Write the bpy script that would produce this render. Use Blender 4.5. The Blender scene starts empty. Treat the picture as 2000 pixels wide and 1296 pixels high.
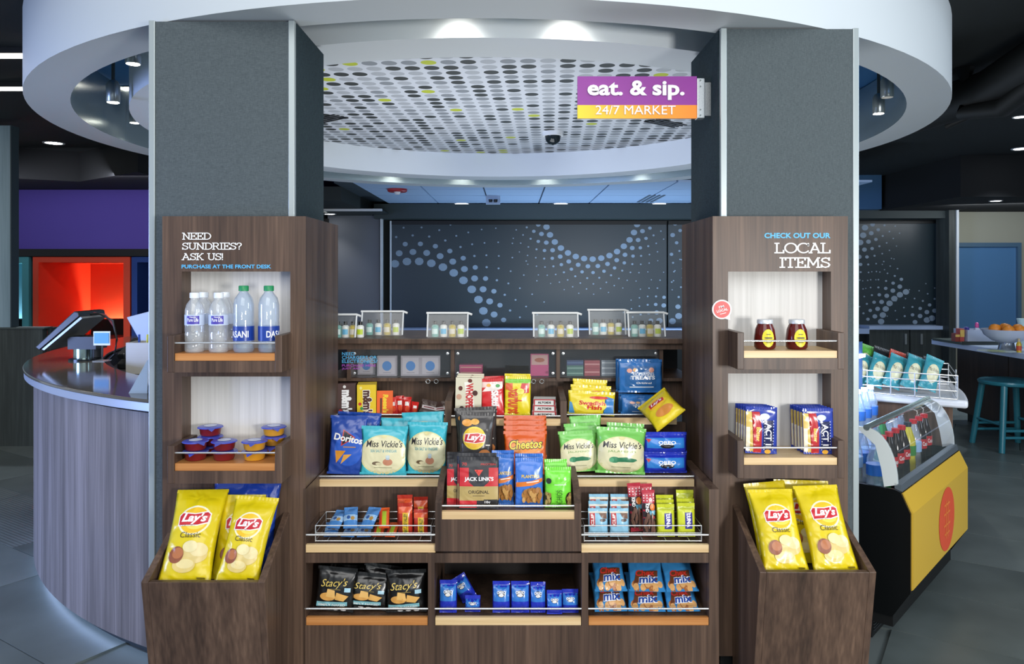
import bpy, bmesh, math, random
from mathutils import Vector, Matrix, noise
R = math.radians
SC = bpy.context.scene
COL = SC.collection
# ---------------------------------------------------------------- camera
F, HZ, EYE = 1476.0, 535.0, 1.32          # focal length in pixels of a 2000 wide frame, horizon row, eye height
cam = bpy.data.cameras.new('camera'); cam.sensor_width = 36; cam.lens = F / 2000 * 36
cam.shift_y = -(648 - HZ) / 2000; cam.clip_end = 60
co = bpy.data.objects.new('camera', cam); COL.objects.link(co)
co.location = (0, 0, EYE); co.rotation_euler = (R(90), 0, 0); SC.camera = co
# ---------------------------------------------------------------- world, exposure
W = bpy.data.worlds.new('world'); SC.world = W; W.use_nodes = True
W.node_tree.nodes['Background'].inputs[0].default_value = (.80, .90, 1.0, 1)
W.node_tree.nodes['Background'].inputs[1].default_value = .55
SC.view_settings.view_transform = 'Standard'; SC.view_settings.look = 'None'
SC.view_settings.gamma = 1; SC.view_settings.use_curve_mapping = False
SC.view_settings.exposure = 0.0
def area(name, loc, aim, size, power, color=(1, 1, 1), size_y=None):
    l = bpy.data.lights.new(name, 'AREA'); l.energy = power; l.color = color; l.size = size
    if size_y: l.shape = 'RECTANGLE'; l.size_y = size_y
    o = bpy.data.objects.new(name, l); COL.objects.link(o); o.location = loc
    o.rotation_euler = (Vector(aim) - Vector(loc)).to_track_quat('-Z', 'Y').to_euler()
    return o
area('lobby_key_light', (1.9, -1.0, 1.15), (0, 2.6, .95), .45, 82, (1, .985, .96))
area('lobby_ceiling_light', (-.3, -.9, 3.0), (0, 2.4, .9), 2.6, 74, (1, .98, .95))
area('desk_blue_fill', (-4.4, 1.2, 1.05), (-2.0, 3.4, .55), 1.4, 40, (.36, .50, 1)).data.spread = R(75)  # blue light added to tint the desk front, no window stands here
area('lobby_right_light', (4.4, .9, 2.3), (2.2, 4.2, .5), 1.4, 60, (.72, .84, 1))
area('dotted_ceiling_fill', (-.1, 4.5, .72), (-.1, 4.6, 3), 1.8, 36, (.93, .96, 1))  # unseen light added behind the shelving to brighten the dotted ceiling
area('booth_wall_fill', (-4.3, 6.85, 2.2), (-4.3, 8.0, 1.5), 2.4, 8, (.86, .86, 1), .1)  # added fill light that lifts the purple wall and booth fronts
area('bar_wall_fill', (5.6, 8.1, 2.06), (6.0, 9.35, 1.3), 1.6, 9, (.9, .95, 1), .1)  # added fill light, brightens the beige wall and its hatch
area('back_ceiling_fill', (1.0, 8.6, .5), (1.0, 8.6, 3), 3.2, 40, (.55, .75, 1), .6)  # unseen fill added low at the back, aimed up at the ceiling tiles
# ---------------------------------------------------------------- pixel helpers for laying things out on a known depth
def fx(px, Y): return (px - 1000) * Y / F
def fz(py, Y): return EYE - (py - HZ) * Y / F
# ---------------------------------------------------------------- materials
def lin(h):
    h = h.lstrip('#'); out = []
    for i in (0, 2, 4):
        c = int(h[i:i+2], 16) / 255; out.append(c / 12.92 if c <= .04045 else ((c + .055) / 1.055) ** 2.4)
    return (*out, 1)
MC = {}
def M(h, rough=.45, metal=0., spec=.5, emit=0.):
    k = (h, rough, metal, spec, emit)
    if k in MC: return MC[k]
    m = bpy.data.materials.new('paint_' + h.lstrip('#')); m.use_nodes = True
    b = m.node_tree.nodes['Principled BSDF']
    b.inputs['Base Color'].default_value = lin(h); b.inputs['Roughness'].default_value = rough
    b.inputs['Metallic'].default_value = metal; b.inputs['Specular IOR Level'].default_value = spec
    if emit:
        b.inputs['Emission Color'].default_value = lin(h); b.inputs['Emission Strength'].default_value = emit
    MC[k] = m; return m
def MF(h, rough):
    # glossy crumpled packaging film
    k = ('film', h, rough)
    if k in MC: return MC[k]
    m, nt, b, new, link = nodes('film_' + h.lstrip('#')); b.inputs['Base Color'].default_value = lin(h); b.inputs['Roughness'].default_value = rough; b.inputs['Specular IOR Level'].default_value = .65
    tc = new('ShaderNodeTexCoord'); n = new('ShaderNodeTexNoise'); n.inputs['Scale'].default_value = 17; n.inputs['Detail'].default_value = 1.2; n.inputs['Distortion'].default_value = .8
    link(tc.outputs['Object'], n.inputs['Vector']); bp = new('ShaderNodeBump'); bp.inputs['Strength'].default_value = .6; bp.inputs['Distance'].default_value = .016
    link(n.outputs['Fac'], bp.inputs['Height']); link(bp.outputs[0], b.inputs['Normal']); MC[k] = m; return m
def nodes(name):
    m = bpy.data.materials.new(name); m.use_nodes = True
    nt = m.node_tree; return m, nt, nt.nodes['Principled BSDF'], nt.nodes.new, nt.links.new
def ramp(n, stops):
    e = n.color_ramp.elements
    while len(e) < len(stops): e.new(.5)
    for el, (p, h) in zip(e, stops): el.position = p; el.color = lin(h)
def wood(name, stops, rough=.42, sc=(13, 13, .7), fine=.35, spec=.4):
    m, nt, b, new, link = nodes(name)
    tc = new('ShaderNodeTexCoord'); mp = new('ShaderNodeMapping'); mp.inputs['Scale'].default_value = sc
    n1 = new('ShaderNodeTexNoise'); n1.inputs['Scale'].default_value = 1; n1.inputs['Detail'].default_value = 5; n1.inputs['Roughness'].default_value = .55
    link(tc.outputs['Object'], mp.inputs[0]); link(mp.outputs[0], n1.inputs['Vector'])
    mp2 = new('ShaderNodeMapping'); mp2.inputs['Scale'].default_value = (sc[0] * 9, sc[1] * 9, sc[2] * 5)
    n2 = new('ShaderNodeTexNoise'); n2.inputs['Scale'].default_value = 1; n2.inputs['Detail'].default_value = 3
    link(tc.outputs['Object'], mp2.inputs[0]); link(mp2.outputs[0], n2.inputs['Vector'])
    mx = new('ShaderNodeMix'); mx.data_type = 'FLOAT'; mx.inputs[0].default_value = fine
    link(n1.outputs['Fac'], mx.inputs[2]); link(n2.outputs['Fac'], mx.inputs[3])
    cr = new('ShaderNodeValToRGB'); ramp(cr, stops); link(mx.outputs[0], cr.inputs[0])
    link(cr.outputs[0], b.inputs['Base Color']); b.inputs['Roughness'].default_value = rough; b.inputs['Specular IOR Level'].default_value = spec
    bp = new('ShaderNodeBump'); bp.inputs['Strength'].default_value = .08; bp.inputs['Distance'].default_value = .002
    link(n2.outputs['Fac'], bp.inputs['Height']); link(bp.outputs[0], b.inputs['Normal'])
    return m
WOOD = wood('walnut_laminate', [(.3, '#30251f'), (.44, '#4a392f'), (.55, '#5c483b'), (.7, '#765e4d')])
DESKWOOD = wood('grey_oak_laminate', [(.3, '#4a4543'), (.48, '#6b6461'), (.6, '#807875'), (.75, '#958d8a')], rough=.38, sc=(15, 15, .5))
DARKWOOD = wood('dark_grey_wood', [(.3, '#2b2f2e'), (.5, '#3d4341'), (.7, '#535b58')], sc=(9, 9, .6))
BEECH = wood('beech_edge', [(.3, '#c9a878'), (.5, '#dabb8b'), (.7, '#e8cfa3')], sc=(1.2, 9, 60), fine=.2)
OAKLIP = wood('orange_oak_edge', [(.3, '#a96c38'), (.5, '#bd7e44'), (.7, '#cf9257')], sc=(1.2, 9, 60), fine=.2)
CREAM = wood('cream_vertical_laminate', [(.3, '#c4c2bd'), (.5, '#d6d4d0'), (.7, '#e4e2de')], sc=(60, 60, 1), fine=.3, rough=.55)
def fabric(name, a, c, scale=420):
    m, nt, b, new, link = nodes(name)
    tc = new('ShaderNodeTexCoord'); out = []
    for s in ((scale, scale, scale * .12), (scale * .12, scale * .12, scale)):
        mp = new('ShaderNodeMapping'); mp.inputs['Scale'].default_value = s
        n = new('ShaderNodeTexNoise'); n.inputs['Scale'].default_value = 1; n.inputs['Detail'].default_value = 2
        link(tc.outputs['Object'], mp.inputs[0]); link(mp.outputs[0], n.inputs['Vector']); out.append(n)
    mx = new('ShaderNodeMix'); mx.data_type = 'FLOAT'; mx.inputs[0].default_value = .55
    link(out[0].outputs['Fac'], mx.inputs[2]); link(out[1].outputs['Fac'], mx.inputs[3])
    cr = new('ShaderNodeValToRGB'); ramp(cr, [(.35, a), (.65, c)]); link(mx.outputs[0], cr.inputs[0]); link(cr.outputs[0], b.inputs['Base Color'])
    bp = new('ShaderNodeBump'); bp.inputs['Strength'].default_value = .25; bp.inputs['Distance'].default_value = .001
    link(mx.outputs[0], bp.inputs['Height']); link(bp.outputs[0], b.inputs['Normal']); b.inputs['Roughness'].default_value = .9; b.inputs['Specular IOR Level'].default_value = .15
    return m
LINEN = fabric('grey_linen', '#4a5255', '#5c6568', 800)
def clear(name, h, t=.72, rough=.06, gl=.35):
    m = bpy.data.materials.new(name); m.use_nodes = True; nt = m.node_tree; nt.nodes.clear(); new = nt.nodes.new; link = nt.links.new
    tr = new('ShaderNodeBsdfTransparent'); tr.inputs[0].default_value = (1, 1, 1, 1)
    df = new('ShaderNodeBsdfDiffuse'); df.inputs[0].default_value = lin(h)
    g = new('ShaderNodeBsdfGlossy'); g.inputs['Roughness'].default_value = rough
    m1 = new('ShaderNodeMixShader'); m1.inputs[0].default_value = 1 - t; link(tr.outputs[0], m1.inputs[1]); link(df.outputs[0], m1.inputs[2])
    lw0 = new('ShaderNodeLayerWeight'); lw0.inputs[0].default_value = gl
    lw = new('ShaderNodeMath'); lw.operation = 'MULTIPLY_ADD'; lw.inputs[1].default_value = .55; lw.inputs[2].default_value = .035; link(lw0.outputs['Facing'], lw.inputs[0])
    m2 = new('ShaderNodeMixShader'); link(lw.outputs[0], m2.inputs[0]); link(m1.outputs[0], m2.inputs[1]); link(g.outputs[0], m2.inputs[2])
    o = new('ShaderNodeOutputMaterial'); link(m2.outputs[0], o.inputs[0]); return m
PET = clear('clear_bottle_plastic', '#eef4f8', .74, .05, .4)
PETB = clear('blue_tint_bottle_plastic', '#bcd8f4', .70, .05, .4)
FILM = clear('clear_vinyl', '#eef2ee', .93, .12, .2)
ACRYLIC = clear('clear_acrylic', '#aab4bc', .96, .04, .2)
GLASS = clear('cooler_glass', '#a9c0c4', .93, .03, .25)
AQUA = clear('aqua_liquid', '#8fd0c6', .25, .1, .3); AMBER = clear('amber_liquid', '#d8c24a', .2, .1, .3)
WHITE = M('#e4e8ea', .6); TRIM = M('#a9b3b4', .35, .35); ALU = M('#c9cfd2', .25, .9); CHROME = M('#e9ecee', .22, .75)
BLACK = M('#0e1011', .45); CHARCOAL = M('#2b3236', .6); STEELDK = M('#3a464b', .65)
# ---------------------------------------------------------------- mesh builder
ORG = {}
class MB:
    def __init__(s): s.v, s.f, s.m = [], [], []
    def add(s, vs, fs, mi=0):
        b = len(s.v); s.v += [tuple(p) for p in vs]; s.f += [tuple(b + i for i in q) for q in fs]; s.m += [mi] * len(fs); return s
    def box(s, x0, x1, y0, y1, z0, z1, mi=0):
        if x0 > x1: x0, x1 = x1, x0
        if y0 > y1: y0, y1 = y1, y0
        if z0 > z1: z0, z1 = z1, z0
        return s.add([(x, y, z) for z in (z0, z1) for y in (y0, y1) for x in (x0, x1)],
            [(0, 2, 3, 1), (4, 5, 7, 6), (0, 1, 5, 4), (2, 6, 7, 3), (0, 4, 6, 2), (1, 3, 7, 5)], mi)
    def prism(s, poly, c0, c1, axis='x', mi=0):
        # poly: the outline; axis x -> (y, z), y -> (x, z), z -> (x, y)
        def P(p, c): return {'x': (c, p[0], p[1]), 'y': (p[0], c, p[1]), 'z': (p[0], p[1], c)}[axis]
        n = len(poly); vs = [P(p, c0) for p in poly] + [P(p, c1) for p in poly]
        return s.add(vs, [tuple(range(n)), tuple(range(2 * n - 1, n - 1, -1))] + [(i, i + n, (i + 1) % n + n, (i + 1) % n) for i in range(n)], mi)
    def tube(s, pts, r, n=8, mi=0, closed=False):
        pts = [Vector(p) for p in pts]; k = len(pts); vs = []
        for i, p in enumerate(pts):
            a = pts[i - 1] if (i or closed) else pts[0]; c = pts[(i + 1) % k] if (i < k - 1 or closed) else pts[-1]
            t = (c - a).normalized(); u = t.cross(Vector((0, 0, 1)))
            if u.length < 1e-3: u = t.cross(Vector((0, 1, 0)))
            u.normalize(); w = t.cross(u); rr = r[i] if isinstance(r, (list, tuple)) else r
            vs += [p + u * math.cos(2 * math.pi * j / n) * rr + w * math.sin(2 * math.pi * j / n) * rr for j in range(n)]
        fs = [(i * n + j, i * n + (j + 1) % n, ((i + 1) % k) * n + (j + 1) % n, ((i + 1) % k) * n + j) for i in range(k if closed else k - 1) for j in range(n)]
        if not closed: fs += [tuple(range(n - 1, -1, -1)), tuple(range((k - 1) * n, k * n))]
        return s.add(vs, fs, mi)
    def lathe(s, prof, c=(0, 0, 0), n=20, mi=0, a0=0, a1=360, cap=True):
        full = abs(a1 - a0) >= 360; k = n if full else n + 1; vs = []
        for r, z in prof:
            for j in range(k):
                t = R(a0 + (a1 - a0) * j / n); vs.append((c[0] + r * math.cos(t), c[1] + r * math.sin(t), c[2] + z))
        L = len(prof); fs = []
        for i in range(L - 1):
            for j in range(n):
                j2 = (j + 1) % k if full else j + 1
                fs.append((i * k + j, i * k + j2, (i + 1) * k + j2, (i + 1) * k + j))
        if full and cap: fs += [tuple(range(k - 1, -1, -1)), tuple(range((L - 1) * k, L * k))]
        return s.add(vs, fs, mi)
    def build(s, name, mats, parent=None, smooth=0, bevel=0, normals=True):
        o0 = ORG.get(parent.name, Vector()) if parent else Vector()
        me = bpy.data.meshes.new(name); me.from_pydata([Vector(p) - o0 for p in s.v], [], s.f)
        if not isinstance(mats, (list, tuple)): mats = [mats]
        for m in mats: me.materials.append(m)
        me.polygons.foreach_set('material_index', s.m)
        if normals:
            bm = bmesh.new(); bm.from_mesh(me); bmesh.ops.recalc_face_normals(bm, faces=bm.faces); bm.to_mesh(me); bm.free()
        if smooth: me.shade_smooth(); me.set_sharp_from_angle(angle=R(smooth))
        o = bpy.data.objects.new(name, me); COL.objects.link(o)
        if parent: o.parent = parent; ORG[o.name] = o0
        if bevel:
            bv = o.modifiers.new('edge', 'BEVEL'); bv.width = bevel; bv.segments = 2; bv.limit_method = 'ANGLE'
        return o
def tag(o, label=None, cat=None, group=None, kind=None):
    if label: o['label'] = label
    if cat: o['category'] = cat
    if group: o['group'] = group
    if kind: o['kind'] = kind
    return o
def thing(name, label, cat, loc=(0, 0, 0), group=None, rz=0, kind=None):
    o = bpy.data.objects.new(name, None); o.empty_display_size = .05; COL.objects.link(o); o.location = loc; o.rotation_euler = (0, 0, rz)
    if rz == 0: ORG[o.name] = Vector(loc)
    return tag(o, label, cat, group, kind)
def box(name, m, parent, *b, **k): return MB().box(*b).build(name, m, parent, **k)
def struct(name, mb, m, label=None, **k): return tag(mb.build(name, m, **k), label, None, None, 'structure')
# ---------------------------------------------------------------- lettering
TC = {}
def text_tris(s, shear=0., bold=0.):
    k = (s, shear, bold)
    if k in TC: return TC[k]
    c = bpy.data.curves.new('lettering', 'FONT'); c.body = s; c.size = 1; c.shear = shear; c.offset = bold; c.resolution_u = 3; c.fill_mode = 'FRONT'
    o = bpy.data.objects.new('lettering', c); COL.objects.link(o)
    dg = bpy.context.evaluated_depsgraph_get(); me = bpy.data.meshes.new_from_object(o.evaluated_get(dg)); me.calc_loop_triangles()
    v = [(p.co.x, p.co.y) for p in me.vertices]; t = [tuple(l.vertices) for l in me.loop_triangles]
    bpy.data.objects.remove(o); bpy.data.curves.remove(c); bpy.data.meshes.remove(me)
    x0 = min(p[0] for p in v); x1 = max(p[0] for p in v); y0 = min(p[1] for p in v); y1 = max(p[1] for p in v)
    TC[k] = ([((p[0] - x0) / (x1 - x0), (p[1] - y0) / (y1 - y0)) for p in v], t); return TC[k]
def arcp(cx, cy, rx, ry, a0, a1, n=12):
    return [(cx + rx * math.cos(R(a0 + (a1 - a0) * i / n)), cy + ry * math.sin(R(a0 + (a1 - a0) * i / n))) for i in range(n + 1)]
def ser(x, y, h=.12): return [(x - h, y), (x + h, y)]
SLAB = {
 'N': (.84, [[(.14, 0), (.14, 1)], [(.14, 1), (.7, 0)], [(.7, 0), (.7, 1)], ser(.14, 0), [(0, 1), (.18, 1)], ser(.7, 1)]),
 'E': (.7, [[(.14, 0), (.14, 1)], [(0, 0), (.64, 0), (.64, .24)], [(0, 1), (.62, 1), (.62, .78)], [(.14, .52), (.44, .52)], [(.44, .4), (.44, .64)]]),
 'D': (.82, [[(.14, 0), (.14, 1)], [(0, 0), (.36, 0)], [(0, 1), (.36, 1)], arcp(.36, .5, .4, .5, 90, -90)]),
 'S': (.66, [[(.57, .8), (.5, .94), (.32, 1), (.13, .92), (.07, .75), (.15, .61), (.33, .53), (.52, .43), (.6, .26), (.52, .07), (.32, 0), (.13, .06), (.06, .2)], [(.57, .74), (.57, 1)], [(.06, 0), (.06, .27)]]),
 'U': (.82, [[(.14, 1), (.14, .33)] + arcp(.41, .33, .27, .33, 180, 360) + [(.68, .33), (.68, 1)], ser(.14, 1), ser(.68, 1)]),
 'R': (.8, [[(.14, 0), (.14, 1)], [(0, 1), (.4, 1)], arcp(.4, .75, .22, .25, 90, -90), [(.14, .5), (.4, .5)], [(.38, .5), (.64, 0), (.78, 0)], ser(.14, 0)]),
 'I': (.34, [[(.15, 0), (.15, 1)], ser(.15, 0, .15), ser(.15, 1, .15)]),
 '?': (.6, [[(.06, .72), (.06, .84)] + arcp(.28, .76, .22, .24, 160, -60) + [(.28, .42), (.28, .28)], [(.28, 0), (.28, .09)]]),
 'A': (.84, [[(.08, 0), (.4, 1), (.72, 0)], [(.2, .34), (.6, .34)], ser(.08, 0, .1), ser(.72, 0, .1), [(.28, 1), (.42, 1)]]),
 'K': (.8, [[(.14, 0), (.14, 1)], [(.66, 1), (.15, .42)], [(.3, .58), (.66, 0)], ser(.14, 0), ser(.14, 1), ser(.66, 1, .1), ser(.68, 0, .1)]),
 '!': (.24, [[(.1, .3), (.1, 1)], [(.1, 0), (.1, .09)]]),
 'L': (.7, [[(.14, 0), (.14, 1)], [(0, 0), (.62, 0), (.62, .26)], ser(.14, 1, .14)]),
 'O': (.92, [arcp(.44, .5, .42, .5, 0, 360, 22)]),
 'C': (.86, [arcp(.44, .5, .42, .5, 38, 322, 18), [(.77, .74), (.77, .98)]]),
 'T': (.74, [[(.35, 0), (.35, 1)], [(.03, .78), (.03, 1), (.67, 1), (.67, .78)], ser(.35, 0, .14)]),
 'M': (.98, [[(.12, 0), (.15, 1)], [(.15, 1), (.47, .24), (.79, 1)], [(.79, 1), (.82, 0)], ser(.12, 0, .1), ser(.82, 0, .1), [(.04, 1), (.15, 1)], [(.79, 1), (.9, 1)]]),
 ' ': (.4, [])}
def slab_tris(s, th=.1):
    V, T = [], []; x = 0
    for ch in s:
        w, st = SLAB[ch]
        for pl in st:
            for (ax, ay), (bx, by) in zip(pl, pl[1:]):
                ax_, bx_ = ax + x, bx + x; dx, dy = bx_ - ax_, by - ay; l = math.hypot(dx, dy) or 1e-6
                ux, uy = dx / l * th * .35, dy / l * th * .35; nx, ny = -dy / l * th / 2, dx / l * th / 2; k = len(V)
                V += [(ax_ - ux + nx, ay - uy + ny), (ax_ - ux - nx, ay - uy - ny), (bx_ + ux - nx, by + uy - ny), (bx_ + ux + nx, by + uy + ny)]
                T += [(k, k + 1, k + 2), (k, k + 2, k + 3)]
        x += w
    x0 = min(p[0] for p in V); x1 = max(p[0] for p in V); y0 = min(p[1] for p in V); y1 = max(p[1] for p in V)
    return [((p[0] - x0) / (x1 - x0), (p[1] - y0) / (y1 - y0)) for p in V], T
def letters(name, vt, x0, x1, z0, z1, y, m, parent, depth=.0015, stag=False):
    # flat lettering facing the camera side, on the plane y
    V, T = vt; b = MB(); b.add([(x0 + (x1 - x0) * p[0], y - depth - (.00016 * ((i // 4) % 9) if stag else 0), z0 + (z1 - z0) * p[1]) for i, p in enumerate(V)], T)
    return b.build(name, m, parent, normals=False)
# ================================================================ the setting
CX, CY = -.112, 4.71                      # centre of the round ceiling feature
R1, R2, R3, R4 = 2.467, 2.28, 2.03, 1.79
ZR, ZD, ZC = 2.142, 2.158, 2.355
ZCEIL = 2.5
# floor: stone-look planks in a rotated grid
def floor_mat(name, h1, h2, stripes):
    m, nt, b, new, link = nodes(name)
    tc = new('ShaderNodeTexCoord'); n = new('ShaderNodeTexNoise'); n.inputs['Scale'].default_value = 3; n.inputs['Detail'].default_value = 6
    link(tc.outputs['Object'], n.inputs['Vector']); cr = new('ShaderNodeValToRGB'); ramp(cr, [(.3, h1), (.7, h2)]); link(n.outputs['Fac'], cr.inputs[0])
    b.inputs['Roughness'].default_value = .38; b.inputs['Specular IOR Level'].default_value = .45
    if stripes:
        w = new('ShaderNodeTexWave'); w.inputs['Scale'].default_value = 16; w.bands_direction = 'Y'; link(tc.outputs['Object'], w.inputs['Vector'])
        mx = new('ShaderNodeMix'); mx.data_type = 'RGBA'; mx.blend_type = 'MULTIPLY'; mx.inputs[0].default_value = .45
        link(cr.outputs[0], mx.inputs[6]); link(w.outputs['Color'], mx.inputs[7]); link(mx.outputs[2], b.inputs['Base Color'])
    else: link(cr.outputs[0], b.inputs['Base Color'])
    return m
FM = [floor_mat('slate_tile_a', '#4d5554', '#616a69', 0), floor_mat('slate_tile_b', '#5a6362', '#6f7877', 0), floor_mat('ribbed_tile', '#626b6a', '#757e7d', 1)]
fl = struct('floor', MB().box(-7.5, 8.5, -3, 11.5, -.06, -.008), M('#5b6362', .8), 'dark grey stone tile floor of the lobby')
tile_me = []
for i, m in enumerate(FM):
    o = MB().box(-.455, .455, -.228, .228, -.012, 0).build('floor_tile', m); tile_me.append(o.data); bpy.data.objects.remove(o)
random.seed(4); ca, sa = math.cos(R(-33)), math.sin(R(-33)); nt_ = 0
for j in range(-22, 24):
    for i in range(-12, 14):
        u = (i + .5 * (j % 2)) * .915; v = j * .46; x = u * ca - v * sa; y = 4 + u * sa + v * ca
        if y < 2.0 or y > 7.4: continue
        px = 1000 + x * F / y
        if not (-150 < px < 330 or 1640 < px < 2150): continue
        if math.hypot(x - CX, y - CY) < 1.5: continue
        o = bpy.data.objects.new('floor_tile', random.choice([tile_me[0], tile_me[0], tile_me[1], tile_me[2]])); COL.objects.link(o)
        o.location = (x, y, 0); o.rotation_euler = (0, 0, R(-33)); o.parent = fl; nt_ += 1
# main dark ceiling around the drum
DK = M('#161c1d', .8)
struct('ceiling', MB().box(-8, 8.5, 2.6, 11.5, ZCEIL, ZCEIL + .1), DK, 'black painted lobby ceiling around the white drum')
# the outer white drum
b = MB(); b.lathe([(R2, ZR), (R1, ZR), (R1, 3.2)], (CX, CY, 0), 128, 0, cap=False)
ring = struct('ceiling_drum', b, M('#cdd5d9', .55), 'large white circular drum hanging from the ceiling', smooth=30)
tag(MB().lathe([(R2, ZR), (R2, 2.47)], (CX, CY, 0), 128, cap=False).build('inner_lining', M('#b4c4c6', .25, .7), ring, smooth=30), 'brushed silver inner lining')
MB().lathe([(1.7, 2.475), (R1 - .01, 2.475)], (CX, CY, 0), 96, cap=False).build('plenum_ceiling', M('#3f86c4', .7), ring)
b = MB(); b.lathe([(R4, 2.45), (R4, ZD), (R3, ZD), (R3, 2.47)], (CX, CY, 0), 128, cap=False)
inner = struct('ceiling_drum', b, M('#dbe3e8', .5), 'inner white drum around the dotted ceiling disc', smooth=30)
# dotted print on the recessed ceiling disc
m, nt, bs, new, link = nodes('dotted_ceiling_print')
tc = new('ShaderNodeTexCoord'); mp = new('ShaderNodeMapping'); mp.inputs['Scale'].default_value = (1 / .0975, 1 / .0975, 0); mp.inputs['Rotation'].default_value = (0, 0, R(3))
link(tc.outputs['Object'], mp.inputs[0])
fl_ = new('ShaderNodeVectorMath'); fl_.operation = 'FLOOR'; link(mp.outputs[0], fl_.inputs[0])
fr = new('ShaderNodeVectorMath'); fr.operation = 'FRACTION'; link(mp.outputs[0], fr.inputs[0])
sb = new('ShaderNodeVectorMath'); sb.operation = 'SUBTRACT'; link(fr.outputs[0], sb.inputs[0]); sb.inputs[1].default_value = (.5, .5, 0)
ln = new('ShaderNodeVectorMath'); ln.operation = 'LENGTH'; link(sb.outputs[0], ln.inputs[0])
lt = new('ShaderNodeMath'); lt.operation = 'LESS_THAN'; lt.inputs[1].default_value = .40; link(ln.outputs['Value'], lt.inputs[0])
wn = new('ShaderNodeTexWhiteNoise'); wn.noise_dimensions = '2D'; link(fl_.outputs[0], wn.inputs['Vector'])
cr = new('ShaderNodeValToRGB'); cr.color_ramp.interpolation = 'CONSTANT'
ramp(cr, [(0, '#a9aeb3'), (.42, '#858b90'), (.66, '#2f3432'), (.965, '#b4bf2e')]); link(wn.outputs['Value'], cr.inputs[0])
mx = new('ShaderNodeMix'); mx.data_type = 'RGBA'; link(lt.outputs[0], mx.inputs[0]); mx.inputs[6].default_value = lin('#cdd2d8'); link(cr.outputs[0], mx.inputs[7])
link(mx.outputs[2], bs.inputs['Base Color']); bs.inputs['Roughness'].default_value = .6
DOTM = m
b = MB(); b.lathe([(.001, ZC), (R4 + .01, ZC)], (0, 0, 0), 96, cap=False)
dc = b.build('dotted_panel', DOTM); dc.location = (CX, CY, 0); dc.parent = inner
tag(dc, 'white ceiling disc printed with grey, black and lime dots')
for px, py, rz in ((637, 232, -40), (1300, 240, 40)):
    Y = (ZC - EYE) * F / (HZ - py); v = MB()
    for k in range(4): v.box(-.16, .16, -.06 + k * .035, -.06 + k * .035 + .014, ZC - .006, ZC - .001)
    o = v.build('vent_slot', BLACK); o.location = (fx(px, Y), Y, 0); o.rotation_euler = (0, 0, R(rz)); o.parent = inner
# back wall with printed screens
YB = 9.5; kB = YB / F
CHW = M('#28302f', .7)
wb = struct('wall_back', MB().box(-2.4, 5.42, YB, YB + .15, 0, ZCEIL), CHW, 'charcoal back wall behind the service area')
MB().box(fx(600, YB), fx(762, YB), YB - .02, YB, fz(414, YB), fz(330, YB)).build('purple_upper_panel', M('#3b2a66', .8), wb)
MB().box(fx(740, YB), 5.4, YB - .35, YB, fz(430, YB), fz(403, YB)).build('header', M('#3a4545', .6), wb)
MB().box(fx(740, YB), fx(1676, YB), YB - .30, YB, fz(648, YB), fz(638, YB)).build('ledge', M('#a9c0e4', .5), wb)
MB().box(fx(1676, YB), fx(1832, YB), YB - .30, YB, fz(640, YB), fz(633, YB)).build('ledge', M('#b7cbe8', .5), wb)
for k in range(5):
    MB().box(fx(742 + k * 120, YB), fx(742 + k * 120 + 117, YB), YB - .27, YB, .06, fz(650, YB)).build('cabinet_front', DARKWOOD, wb)
for k in range(2):
    c = MB().box(fx(1678 + k * 78, YB), fx(1754 + k * 78, YB), YB - .27, YB, .06, fz(641, YB)).build('cabinet_front', DARKWOOD, wb)
    MB().box(fx(1744 + k * 30, YB), fx(1748 + k * 30, YB), YB - .29, YB - .27, fz(668, YB), fz(648, YB)).build('handle', ALU, c)
DOT = M('#93a5b4', .5)
def swirl(mb, cx, cy, r0, a0, a1, da, rows, y, lim):
    for k, (dr, rad) in enumerate(rows):
        rr = r0 + dr; a = a0 + (da / 2 if k % 2 else 0)
        while a < a1:
            x = cx + rr * math.cos(R(a)); z = cy - rr * math.sin(R(a))
            if lim[0] < x < lim[1] and lim[2] < z < lim[3]:
                q = rad * YB / F
                vs = [(fx(x, YB) + q * math.cos(2 * math.pi * j / 10), y, fz(z, YB) + q * .88 * math.sin(2 * math.pi * j / 10)) for j in range(10)]
                mb.add(vs, [tuple(range(10))])
            a += da
def screen(label, x0, x1, y0, y1, sw, frame=None):
    t = thing('printed_screen', label, 'screen', ((fx(x0, YB) + fx(x1, YB)) / 2, YB - .03, fz(y1, YB)), 'dotted screens on the charcoal wall')
    box('panel', M('#2c3a40', .32), t, fx(x0, YB), fx(x1, YB), YB - .06, YB - .005, fz(y1, YB), fz(y0, YB))
    mb = MB()
    for s in sw: swirl(mb, *s, YB - .063, (x0 + 4, x1 - 4, y0 + 3, y1 - 3))
    mb.build('dot_print', DOT, t, normals=False)['kind'] = 'stuff'
    box('top_rail', BLACK, t, fx(x0, YB), fx(x1, YB), YB - .08, YB - .06, fz(y0 + 7, YB), fz(y0, YB))
    if frame:
        for xx in frame: box('edge_strip', M('#dfe6ea', .4), t, fx(xx - 1.6, YB), fx(xx + 1.6, YB), YB - .08, YB, fz(y1, YB), fz(y0, YB))
    return t
rowsA = [(0, 8.6), (18, 6.8), (34, 5.2), (50, 2.4), (66, 2.0), (82, 1.8), (100, 1.6), (118, 1.5)]
rowsB = [(0, 6.4), (14, 4.8), (26, 3.6), (37, 2.2), (48, 1.7), (58, 1.5), (68, 1.3)]
screen('wide dark screen printed with two swirls of pale blue dots', 767, 1300, 432, 637,
       [(810, 652, 142, -10, 130, 9.6, rowsA), (1154, 414, 92, 178, 362, 10.4, rowsB), (1375, 690, 110, 90, 175, 9, rowsB)], (765,))
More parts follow.
